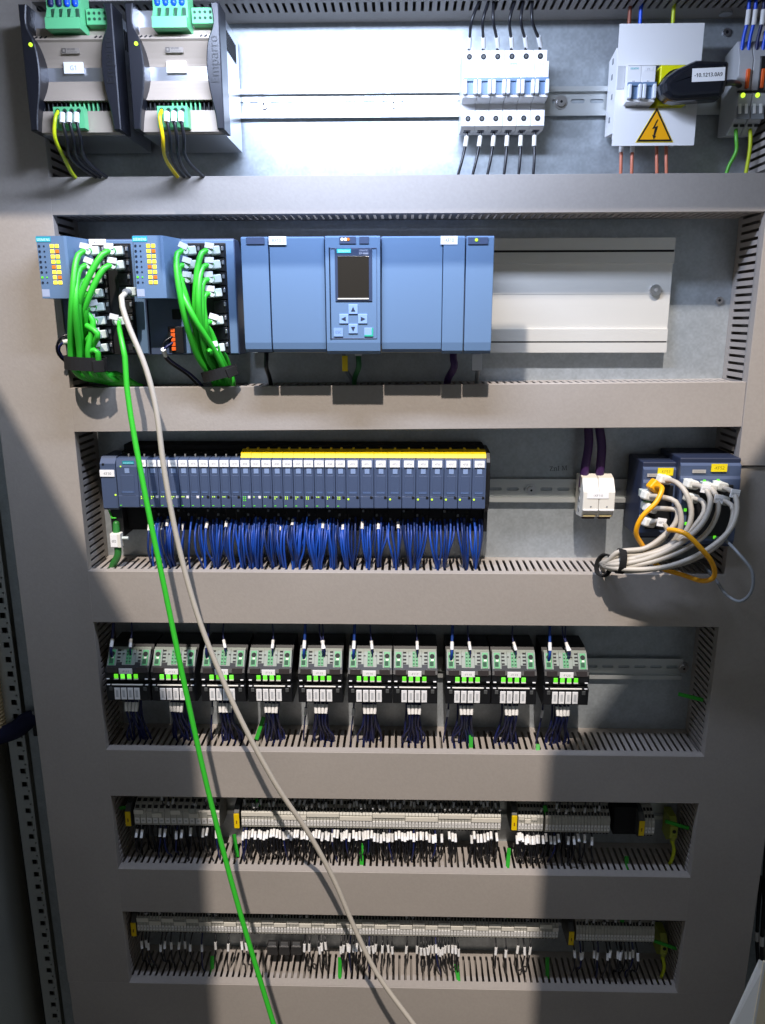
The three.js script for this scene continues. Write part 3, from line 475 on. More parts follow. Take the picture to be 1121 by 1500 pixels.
/* ---------- second row: the big controller ---------- */
{
  const z = 0.129, yT = at(540, 346, z).y, yB = at(540, 516, z).y, h = yT - yB, X = (u) => at(u, 440, z).x, x0 = X(356);
  const t = thing('controller', 'big light blue automation controller with a small screen and arrow keys', 'controller', V(x0, yB, 0)), w = X(722) - x0;
  part(t, 'controller_body', rbox(w - 0.004, h - 0.008, 0.1, 0.002), M.siemensDark, w / 2, h / 2 + 0.004, 0.068);
  const door = (n, ua, ub, zz, drop = 0) => { const a = X(ua) - x0 + 0.0004, b = X(ub) - x0 - 0.0004; part(t, n, profile([[0.118, -drop * 0.4], [zz - 0.006, -drop], [zz - 0.0015, 0.004 - drop], [zz, 0.012], [zz, h - 0.002], [zz - 0.002, h], [0.118, h]], b - a, 0.0005), M.siemens, a); return [a, b]; };
  door('front_door', 356, 396, z, 0); door('front_door', 397, 477, z, 0.0); door('front_door', 559, 648, z, 0.0); door('front_door', 648, 680, z + 0.0012, 0.002); door('front_door', 681, 722, z, 0.002);
  const [a, b] = door('screen_door', 478, 558, z + 0.007, 0.002), zc = z + 0.007, F = (u, v) => { const p = at(u, v, zc); return [p.x - x0, p.y - yB]; };
  const rect = (n, u0, v0, u1, v1, d, m, r = 0.0006) => { const [p, q] = F(u0, v0), [s, o] = F(u1, v1); return part(t, n, rbox(s - p, q - o, d, r), m, (p + s) / 2, (q + o) / 2, zc + d / 2); };
  rect('panel_frame', 484, 363, 552, 364.2, 0.0006, M.siemensDark); rect('panel_frame', 483.4, 363, 484.4, 496, 0.0006, M.siemensDark); rect('panel_frame', 551.6, 363, 552.6, 496, 0.0006, M.siemensDark); rect('panel_frame', 484, 495.2, 552, 496.4, 0.0006, M.siemensDark);
  rect('screen_bezel', 490.5, 364.4, 545.5, 441.5, 0.001, M.bezel); const sc = rect('screen', 494.5, 375, 541, 438, 0.0014, M.screen);
  { const [p, q] = F(495, 437.6), [s] = F(540.5, 437.6); part(t, 'screen_bottom_bar', box(s - p, 0.0014, 0.0006), M.whiteWarm, (p + s) / 2, q, zc + 0.0017); }
  const lab = (txt, u, v, ww, hh, o, n) => { const [p, q] = F(u, v); label(t, textCell(txt, o), ww, hh, p, q, zc + 0.001, 0.0004, n); };
  lab('SIEMENS', 504, 367.6, 0.0172, 0.0048, { w: 96, h: 28, bg: '#35bcd0', fg: '#b8f0f4', size: 19, bold: true }, 'name_strip');
  lab('SIMATIC', 533, 366.6, 0.0135, 0.0034, { w: 90, h: 24, bg: '#3b4660', fg: '#aab0c0', size: 18 }, 'printed_name'); lab('S7-1500', 533, 371, 0.0135, 0.0034, { w: 90, h: 24, bg: '#3b4660', fg: '#aab0c0', size: 20, bold: true }, 'printed_name');
  const key = (u, v, dir) => { const [p, q] = F(u, v), k = part(t, 'arrow_key', rbox(0.0115, 0.0115, 0.0012, 0.0004), std(0x86a4d2, 0.4), p, q, zc + 0.0006); part(k, 'key_arrow', front([[-0.0026, -0.0024], [0.0026, -0.0024], [0, 0.0032]], 0.0004), M.siemensDeep, 0, 0, 0.0006, 0, 0, dir); };
  key(517.5, 453, 0); key(517.5, 481.5, Math.PI); key(504, 467, Math.PI / 2); key(531.5, 467, -Math.PI / 2);
  lab('ESC', 496, 486.5, 0.0115, 0.0105, { w: 60, h: 56, bg: '#7f9dcb', fg: '#40557f', size: 24 }, 'escape_key');
  { const [p, q] = F(540.5, 486.5), k = part(t, 'ok_key', rbox(0.0115, 0.0105, 0.0008, 0.0003), std(0x86a4d2, 0.4), p, q, zc + 0.0004); part(k, 'green_corner', front([[-0.0055, -0.0052], [0.0055, -0.0052], [0.0055, 0.0052], [0.0035, 0.0052], [0.0035, -0.0032], [-0.0055, -0.0032]], 0.0004), std(0x2fa98b, 0.5), 0, 0, 0.0005); }
  const z2 = z + 0.0002, lb = (txt, u, v, ww, hh, o, n) => { const p = at(u, v, z2); label(t, textCell(txt, o), ww, hh, p.x - x0, p.y - yB, z2 + (n ? 0 : 0.001), 0.0006, n); };
  lb('-KF10.1', 407, 352.5, 0.0215, 0.0098); lb('-KF10', 658, 352, 0.0205, 0.0098);
  const win = (u0, u1, leds) => { const p = at(u0, 347.5, z2), q = at(u1, 358, z2); part(t, 'lamp_window', rbox(q.x - p.x, p.y - q.y, 0.0012, 0.0004), M.siemensDark, (p.x + q.x) / 2 - x0, (p.y + q.y) / 2 - yB, z2 + (u0 > 490 && u0 < 550 ? 0.0072 : 0.0004)); leds.forEach(([u, m]) => { const k = at(u, 351.5, z2); part(t, 'status_led', disc(0.0019, 0.0008, 10), m, k.x - x0, k.y - yB, z2 + (u0 > 490 && u0 < 550 ? 0.008 : 0.0013)); }); };
  win(361, 388, []); win(498, 522, [[502, L.white], [507, L.white], [511, L.orangeLamp]]); win(686, 715, [[698, L.lime]]); win(527, 541, []);
  // tails under the controller
  const tail = (n, lab2, cat, u, v1, ue, r, m, hd) => { const p = at(u, 512, 0.1), q = at(u + 1, v1, 0.098), o = at(ue, 560, 0.055), k = wire(n, lab2, cat, null, [V(p.x, p.y + 0.01, 0.09), V(p.x, p.y - 0.012, 0.096), q, V(o.x, o.y, 0.058), V(o.x, o.y - 0.035, 0.05)], r, m, { rad: 9, seg: 24 }); if (hd) part(k, ...hd); };
  tail('controller_cable', 'black cable with a plug under the left end of the controller', 'cable', 389, 535, 397, 0.003, M.blackWire, ['cable_plug', rbox(0.02, 0.012, 0.014, 0.001), M.black, 0, -0.008, 0.006]);
  tail('controller_cable', 'grey cable with a yellow wrap-around label under the controller screen', 'cable', 503, 535, 516, 0.0026, M.greyCable, ['yellow_label', rbox(0.0075, 0.02, 0.002, 0.0005), M.yellow, 0.002, -0.028, 0.01]);
  tail('controller_cable', 'dark green network cable under the controller screen', 'cable', 525, 535, 519, 0.0036, std(0x2c6b3b, 0.45), ['white_label', rbox(0.009, 0.012, 0.003, 0.0006), M.white, 0, -0.012, 0.011]);
  tail('controller_cable', 'dark purple bus cable under the right half of the controller', 'cable', 665, 535, 655, 0.005, M.purple);
  tail('controller_cable', 'grey cable with a metal plug under the right end of the controller', 'cable', 699, 535, 698, 0.003, M.greyCable, ['metal_plug', rbox(0.013, 0.022, 0.009, 0.001), M.steel, 0, -0.026, 0.009]);
}

/* ---------- third row: interface module and input/output modules ---------- */
{
  const y0 = -0.2589, h = 0.0712, ybu = -0.2985, hbu = 0.1165;
  const block = (name, lab, x, w, kind, i) => {
    const t = thing(name, lab, 'I/O module', V(x, ybu, 0), kind === 'main' ? undefined : 'blue-grey modules in the third row'), dy = y0 - ybu, yel = kind !== 'plain' && kind !== 'main';
    part(t, 'base_unit', rbox(w - 0.0003, hbu, 0.037, 0.0008), M.blackSoft, w / 2, hbu / 2, 0.0265);
    part(t, 'module_body', profile([[0.045, 0], [0.07, 0], [0.0725, 0.0025], [0.0725, h - 0.012], [0.069, h - 0.001], [0.062, h], [0.045, h]], w - 0.0006, 0.0004), M.siemensDark, 0.0003, dy);
    if (yel) { part(t, 'yellow_top', profile([[0.045, 0], [0.0655, 0], [0.0625, 0.0055], [0.05, 0.0095], [0.045, 0.0095]], w - 0.0002), M.yellow, 0.0001, dy + h + 0.0002); part(t, 'yellow_nub', rbox(0.003, 0.003, 0.005, 0.0006), M.yellow, w / 2, dy + h + 0.0105, 0.0485); }
    else part(t, 'top_nub', rbox(0.0022, 0.004, 0.004, 0.0005), M.midGrey, w / 2, dy + h + 0.002, 0.058);
    label(t, textCell(`-KF${30 + i}`, { w: 88, h: 44, size: 20, fg: '#666' }), Math.min(w - 0.002, 0.0136), 0.0092, w / 2, dy + h - 0.0068, 0.0728, 0.0012);
    label(t, cached('q' + kind, () => cell(28, 28, (c, a, b) => fill(c, a, b, '#8398bd'))), 0.0066, 0.0068, w * 0.52, dy + h - 0.0175, 0.0726, 0.0003, 'grey_patch');
    part(t, 'inset_panel', rbox(w * 0.62, 0.029, 0.0008, 0.0003), M.siemens === null ? M.siemens : M.siemensDark, w * 0.52, dy + 0.033, 0.0729);
    label(t, textCell('DI 8x24VDC', { w: 88, h: 22, bg: '#44597f', fg: '#7f93b8', size: 14 }), w * 0.6, 0.0028, w * 0.5, dy + 0.0235, 0.0734, 0.0002, 'printed_name');
    part(t, 'front_step', rbox(w - 0.0012, 0.0165, 0.0012, 0.0004), M.siemensDark, w / 2, dy + 0.0098, 0.0732);
    part(t, 'square_mark', rbox(0.0036, 0.0036, 0.0008, 0.0003), i < 6 || i === 10 || i === 11 ? M.white : M.black, w - 0.0034, dy + 0.0165, 0.0738);
    const lit = kind === 'plain' ? [4, 3, 2, 3, 2, 0, 1, 2, 2, 0][i] : kind === 'narrow' ? [6, 1, 2, 3, 4, 3, 4, 2, 3, 4][i - 10] : 0;
    const lm = i === 10 ? L.greenSoft : L.lime;
    for (let k = 0; k < lit; k++) part(t, 'channel_led', box(0.0011, 0.0016, 0.0005), i === 10 ? L.greenSoft : lm, 0.0034 + (k % 2) * 0.0026, dy + 0.017 - Math.floor(k / 2) * 0.0026, 0.074);
    if (kind === 'wide') { if ([0, 3, 5, 6, 7, 8, 9].includes(i - 20)) part(t, 'status_led', disc(0.0014, 0.0007, 8), L.lime, 0.0032, dy + 0.0142, 0.074); }
    else part(t, 'status_led', box(0.0026, 0.0009, 0.0005), L.greenSoft, 0.0035, dy + 0.0042, 0.074);
    for (let k = 0; k < (kind === 'wide' ? 3 : 2); k++) part(t, 'clamp_row', rbox(0.003, 0.0035, 0.004, 0.0006), k ? M.black : M.midGrey, 0.003 + k * (w - 0.006) / (kind === 'wide' ? 2 : 1), 0.03 - (i % 3) * 0.006, 0.0455);
    return t;
  };
  const xs = at(203, 710, 0.072).x, x1 = at(353, 710, 0.072).x, x2 = at(507, 710, 0.072).x, x3 = at(712, 710, 0.072).x;
  const wiresPer = [2, 5, 6, 4, 1, 4, 4, 4, 6, 5, 7, 8, 7, 7, 7, 7, 6, 7, 7, 6, 4, 5, 5, 5, 5, 4, 4, 4, 4, 5];
  for (let i = 0; i < 30; i++) {
    const k = i % 10, kind = i < 10 ? 'plain' : i < 20 ? 'narrow' : 'wide', a = kind === 'plain' ? xs : kind === 'narrow' ? x1 : x2, b = kind === 'plain' ? x1 : kind === 'narrow' ? x2 : x3, w = (b - a) / 10, x = a + k * w;
    block('input_output_module', `${NTH[k]} from the left of the ${kind === 'plain' ? 'ten slim blue-grey modules without yellow tops' : kind === 'narrow' ? 'ten slim blue-grey modules with yellow tops' : 'ten wide blue-grey modules with yellow tops'}`, x, w, kind, i);
    const n = wiresPer[i], lean = rr(-0.0065, 0.0065), slot = x + w * 0.5 + lean;
    for (let j = 0; j < n; j++) {
      const px = x + w * (j + 0.5) / n + rr(-0.001, 0.001), py = -0.278 - rr(0, 0.01), pz = 0.046 + rr(0, 0.004), ex = slot + (j - n / 2) * 0.0012 + rr(-0.001, 0.001), bz = rr(0.056, 0.073), ez = rr(0.04, 0.062);
      wire('module_wire', `thin blue wire under the ${NTH[k]} ${kind === 'plain' ? 'slim module without yellow top' : kind === 'narrow' ? 'slim yellow-topped module' : 'wide yellow-topped module'} from the left`, 'wire', 'blue wires under the input output modules', [V(px, py, pz), V(px + rr(-0.001, 0.001), py - 0.016, bz - 0.004), V((px + ex) / 2 + rr(-0.002, 0.002), -0.324, bz), V(ex, -0.345, (bz + ez) / 2), V(ex, -0.362, ez)], 0.0016, [M.blueWire, M.blueWire2, M.blueWire3][Math.floor(rnd() * 3)], { rad: 6, seg: 12, sleeves: i === 0 || rnd() < 0.08 ? [[0.1, 0.011, 0.0024]] : [] });
    }
  }
  // interface module with its bus adapter
  const xa = at(149, 712, 0.07).x, xb = at(173, 712, 0.07).x, dy = y0 - ybu;
  const im = block('interface_module', 'interface module with teal name strip heading the blue module row', xb, xs - xb, 'main', 0);
  for (const c of [...im.children]) if (['label_plate', 'square_mark', 'clamp_row', 'channel_led'].includes(c.name)) im.remove(c);
  label(im, textCell('SIEMENS', { w: 96, h: 30, bg: '#1d8797', fg: '#8fdbe2', size: 20, bold: true }), 0.0165, 0.0045, 0.018, dy + h - 0.0062, 0.071, 0.0012, 'name_strip');
  part(im, 'status_led', disc(0.001, 0.0006, 8), L.lime, 0.007, dy + h - 0.0115, 0.0728);
  const ba = thing('bus_adapter', 'slim blue-grey bus adapter with white label at the row\'s left end', 'adapter', V(xa, ybu, 0)), wa = xb - xa - 0.0012;
  part(ba, 'adapter_body', profile([[0.01, 0.036], [0.068, 0.036], [0.0705, 0.039], [0.0705, dy + h - 0.008], [0.062, dy + h + 0.001], [0.01, dy + h + 0.001]], wa, 0.0006), M.siemensDark);
  part(ba, 'lower_socket', rbox(wa - 0.004, 0.05, 0.04, 0.001), M.black, wa / 2 + 0.002, 0.018, 0.038); part(ba, 'green_latch', rbox(0.0018, 0.018, 0.003, 0.0006), L.greenSoft.clone(), 0.004, 0.03, 0.0595, 0, 0, 0.3);
  ba.children[2].material = std(0x48d13a, 0.4); part(ba, 'green_latch', rbox(0.008, 0.0018, 0.003, 0.0006), std(0x48d13a, 0.4), 0.009, 0.0215, 0.0595);
  label(ba, textCell('-KF30', { w: 88, h: 40, size: 20, fg: '#666' }), 0.0205, 0.0095, wa / 2 - 0.001, dy + h - 0.0215, 0.0706, 0.0012);
  part(ba, 'screw_hole', disc(0.0018, 0.0008, 10), M.black, 0.005, dy + h - 0.009, 0.0706); part(ba, 'status_led', disc(0.0013, 0.0007, 8), L.lime, wa - 0.003, dy + 0.0185, 0.0709);
  const p = at(171, 790, 0.062), c = wire('bus_cable', 'thick dark green bus cable with a white labelled plug under the adapter', 'cable', null, [V(p.x, p.y + 0.022, 0.058), V(p.x, p.y, 0.062), at(173, 812, 0.062), at(165, 830, 0.056), V(at(163, 830, 0.05).x, -0.372, 0.05)], 0.0052, std(0x2f7a35, 0.45), { rad: 10, seg: 20 });
  part(c, 'metal_plug', rbox(0.0155, 0.021, 0.012, 0.001), M.whiteWarm, 0.001, -0.022, 0.006); label(c, textCell('-WF30', { w: 80, h: 60, size: 20, fg: '#444' }), 0.0095, 0.018, -0.001, -0.022, 0.012, 0.0008); part(c, 'plug_knob', disc(0.0024, 0.01, 10), M.clearPlug, 0.0125, -0.02, 0.004, 0, Math.PI / 2);
  const cap = thing('end_plate', 'black end plate at the right end of the blue module row', 'end plate', V(x3 + 0.0002, ybu, 0)); part(cap, 'plate_body', profile([[0.009, 0], [0.046, 0], [0.05, 0.03], [0.066, 0.045], [0.066, 0.105], [0.055, hbu + 0.002], [0.009, hbu + 0.004]], 0.006, 0.0006), M.black); part(cap, 'side_face', rbox(0.0008, 0.05, 0.02, 0.0003), M.siemensDeep, 0.0064, 0.075, 0.05);
  const rear = thing('rear_cover', 'black cover strip behind the tops of the blue modules', 'cover', V(xb, ybu + hbu - 0.001, 0)); part(rear, 'cover_strip', rbox(x3 - xb, 0.012, 0.03, 0.003), M.blackSoft, (x3 - xb) / 2, 0.004, 0.022);
}
// shield clamps with the two purple cables
{
  const p = at(846, 756, 0.03), q = at(902, 697, 0.05), w = (q.x - p.x) / 2, hh = q.y - p.y;
  for (let i = 0; i < 2; i++) {
    const t = thing('cable_clamp', `${i ? 'right' : 'left'} half of the white clamp pair holding the purple cables`, 'clamp', V(p.x + i * w, p.y, 0));
    part(t, 'clamp_body', profile([[0.009, 0.004], [0.022, 0], [0.05, 0.004], [0.058, 0.016], [0.058, hh - 0.022], [0.045, hh - 0.004], [0.03, hh], [0.009, hh - 0.004]], w - 0.0006, 0.0008), M.whiteWarm);
    part(t, 'clamp_mouth', rbox(w * 0.78, 0.004, 0.012, 0.001), std(0x3a1a1c, 0.6), w / 2, 0.0025, 0.042); part(t, 'brass_strip', rbox(w * 0.76, 0.003, 0.003, 0.0006), std(0xcdbd8c, 0.4), w / 2, 0.0065, 0.0518);
    part(t, 'clamp_lip', rbox(w - 0.002, 0.0025, 0.002, 0.0005), M.white, w / 2, 0.016, 0.0578); part(t, 'screw_hole', disc(0.0012, 0.0006, 8), M.midGrey, w / 2, 0.021, 0.0582);
    if (!i) for (let k = 0; k < 3; k++) part(t, 'side_hole', disc(0.004, 0.001, 10), M.midGrey, -0.0003, 0.012 + k * 0.014, 0.035, 0, Math.PI / 2);
    const ut = [862, 878][i], ub = [858, 880][i], a = at(ut, 622, 0.03), b = at(ub, 680, 0.034);
    wire('purple_cable', `${i ? 'right' : 'left'} of two thick dark purple cables running down into the white clamp`, 'cable', null, [V(a.x, a.y + 0.03, 0.03), a, V((a.x + b.x) / 2 + 0.002, (a.y + b.y) / 2, 0.034), b, V(b.x - 0.001, b.y - 0.035, 0.03)], 0.0063, M.purple, { rad: 10, seg: 16 });
  }
  const b = thing('clamp_label', 'white printed label across the front of the white clamp pair', 'label', V(p.x + w * 0.9, p.y + hh - 0.0265, 0.0583)); part(b, 'label_plate', printed(0.03, 0.009, 0.0008, textCell('-XF10', { size: 18, fg: '#888' })), print);
}
// the two small switches on the right with white, yellow and grey cables
{
  const bodyOf = (name, lab, ua, ub, z, mark, leds) => {
    const a = at(ua, 730, z), b = at(ub, 730, z), yt = at(ua, ua > 980 ? 676 : 682, z).y, yb = at(ua, ua > 980 ? 798 : 786, z).y, w = b.x - a.x, hh = yt - yb, t = thing(name, lab, 'network switch', V(a.x, yb, 0));
    part(t, 'switch_body', rbox(w, hh + 0.008, z - 0.014, 0.002), M.siemensSide, w / 2, hh / 2, 0.008 + (z - 0.014) / 2);
    part(t, 'switch_front', profile([[z - 0.012, -0.002], [z - 0.003, 0], [z, 0.006], [z, hh - 0.024], [z - 0.002, hh - 0.02], [z - 0.002, hh - 0.006], [z - 0.012, hh + 0.002]], w - 0.001, 0.0006), M.siemensDark, 0.0005);
    label(t, textCell(mark, { w: 90, h: 44, bg: '#e6cf10', fg: '#6b5d10', size: 24 }), 0.021, 0.0105, w * 0.62, hh - 0.0085, z - 0.001, 0.0012, 'yellow_label');
    label(t, textCell('SIEMENS', { w: 96, h: 26, bg: '#a9a6a2', fg: '#77756f', size: 18 }), 0.018, 0.0045, w * 0.3, hh - 0.0135, z - 0.001, 0.0006, 'name_strip');
    part(t, 'port_well', rbox(w * 0.72, hh * 0.62, 0.003, 0.001), M.black, w * 0.52, hh * 0.42, z + 0.0002);
    for (const [u, v] of leds) { const p = at(u, v, z + 0.003); part(t, 'port_led', rbox(0.0036, 0.0042, 0.002, 0.0005), L.greenSoft, p.x - a.x, p.y - yb, z + 0.003); }
    return t;
  };
  bodyOf('network_switch', 'small dark blue switch beside the white clamp, with a yellow plug', 940, 991, 0.082, '-KF51', [[950, 729], [947, 767]]);
  bodyOf('network_switch', 'wider dark blue switch at the right end of the third row', 994, 1083, 0.098, '-KF52', [[1008, 705], [1032, 705], [1052, 704], [1009, 726], [1004, 747], [1005, 767], [1047, 787]]);
  const P = (l) => l.map(([u, v, z]) => at(u, v, z));
  const gl = ['upper middle port of the small right-hand switch', 'middle port of the small right-hand switch', 'bottom port of the small right-hand switch', 'top port of the small right-hand switch', 'top left port of the wider right-hand switch', 'second left port of the wider right-hand switch', 'top middle port of the wider right-hand switch', 'top right port of the wider right-hand switch', 'second right port of the wider right-hand switch'].map((q) => 'white patch cable from the ' + q), gg = 'white patch cables of the two right-hand switches';
  const list = [
    [[952, 727, 0.1], [968, 728, 0.118], [990, 735, 0.13], [998, 765, 0.135], [985, 795, 0.13], [945, 812, 0.125], [905, 814, 0.12]],
    [[955, 745, 0.1], [975, 745, 0.12], [992, 748, 0.128], [990, 765, 0.13], [972, 785, 0.128], [945, 803, 0.126], [905, 809, 0.122]],
    [[952, 766, 0.1], [968, 764, 0.115], [978, 778, 0.12], [965, 795, 0.12], [935, 806, 0.12], [905, 818, 0.115]],
    [[975, 703, 0.09], [990, 706, 0.11], [1005, 722, 0.128], [1013, 755, 0.135], [1000, 785, 0.138], [955, 812, 0.132], [905, 822, 0.124]],
    [[1015, 710, 0.11], [1032, 715, 0.13], [1041, 732, 0.142], [1030, 765, 0.15], [995, 797, 0.148], [950, 818, 0.138], [905, 827, 0.128]],
    [[1015, 730, 0.11], [1030, 735, 0.125], [1032, 748, 0.132], [1018, 770, 0.138], [985, 800, 0.138], [940, 815, 0.132], [905, 824, 0.118]],
    [[1042, 715, 0.115], [1051, 730, 0.132], [1052, 748, 0.138], [1036, 780, 0.146], [1000, 806, 0.148], [955, 823, 0.14], [905, 831, 0.126]],
    [[1058, 713, 0.11], [1075, 722, 0.128], [1080, 745, 0.14], [1070, 775, 0.148], [1035, 806, 0.152], [985, 828, 0.15], [945, 834, 0.142], [905, 833, 0.13]],
    [[1060, 733, 0.11], [1073, 742, 0.125], [1072, 765, 0.135], [1055, 795, 0.142], [1010, 822, 0.142], [955, 834, 0.135], [905, 836, 0.118]],
  ];
  list.forEach((l, i) => {
    const c = wire('patch_cable', gl[i], 'cable', gg, [...P(l), ...P([[890, 822 + i * 1.2, 0.112], [881, 826, 0.09], [884, 836, 0.068]])], 0.0035, M.whiteCable, { rad: 8, seg: 36 });
    part(c, 'plug_boot', rbox(0.018, 0.0125, 0.014, 0.003), M.boot, -0.001, 0, -0.004, 0, 0.25, -0.25); part(c, 'plug_body', rbox(0.0115, 0.0105, 0.016, 0.001), M.clearPlug, -0.003, 0.001, -0.014);
    if ([2, 4, 6, 7].includes(i)) { const q = P([l[1]])[0].sub(P([l[0]])[0]); label(c, textCell('-WF5' + i, { w: 60, h: 48, size: 20, fg: '#666' }), 0.0115, 0.011, q.x, q.y, q.z + 0.003, 0.002, 'white_flag').rotation.z = -0.15; }
  });
  const y = wire('patch_cable', 'bright yellow cable looping round in front of the white bundle', 'cable', null, P([[958, 712, 0.1], [970, 715, 0.125], [962, 735, 0.135], [940, 758, 0.135], [932, 780, 0.13], [942, 800, 0.12], [965, 830, 0.105], [1000, 842, 0.112], [1030, 851, 0.135], [1046, 845, 0.152], [1044, 826, 0.162], [1024, 800, 0.166], [1005, 782, 0.16], [990, 777, 0.15], [980, 776, 0.136]]), 0.0033, M.yellowCable, { rad: 9, seg: 70 });
  part(y, 'plug_boot', rbox(0.02, 0.015, 0.014, 0.003), M.yellowCable, 0.002, -0.001, 0, 0, 0.2, -0.7);
  wire('grey_lead', 'thin grey lead making a loose loop at the right of the third row', 'cable', null, P([[1048, 789, 0.1], [1062, 791, 0.14], [1083, 812, 0.17], [1102, 838, 0.18], [1100, 868, 0.176], [1084, 881, 0.165], [1064, 871, 0.145], [1050, 851, 0.118], [1040, 838, 0.09], [1035, 832, 0.06]]), 0.0021, M.greyCable, { rad: 8, seg: 50 });
  const s = thing('hook_strap', 'black hook strap round the white cable bundle, further right', 'strap', at(909, 822, 0.124)); s.rotation.set(0, 0, Math.PI / 2 - 0.08);
  const ring = (o, rx, rz, hh) => { const sh2 = new THREE.Shape(), ho = new THREE.Path(); sh2.absellipse(0, 0, rx, rz, 0, Math.PI * 2); ho.absellipse(0, 0, rx - 0.002, rz - 0.002, 0, Math.PI * 2); sh2.holes.push(ho); part(o, 'strap_ring', new THREE.ExtrudeGeometry(sh2, { depth: hh, bevelEnabled: false, curveSegments: 14 }).translate(0, 0, -hh / 2).rotateX(Math.PI / 2), M.velcro); };
  ring(s, 0.0175, 0.014, 0.009); const s3 = thing('hook_strap', 'black hook strap at the tip of the white bundle, by the duct', 'strap', at(885, 828, 0.1)); s3.rotation.set(0, 0.5, Math.PI / 2 - 0.35); ring(s3, 0.0165, 0.014, 0.008);
}

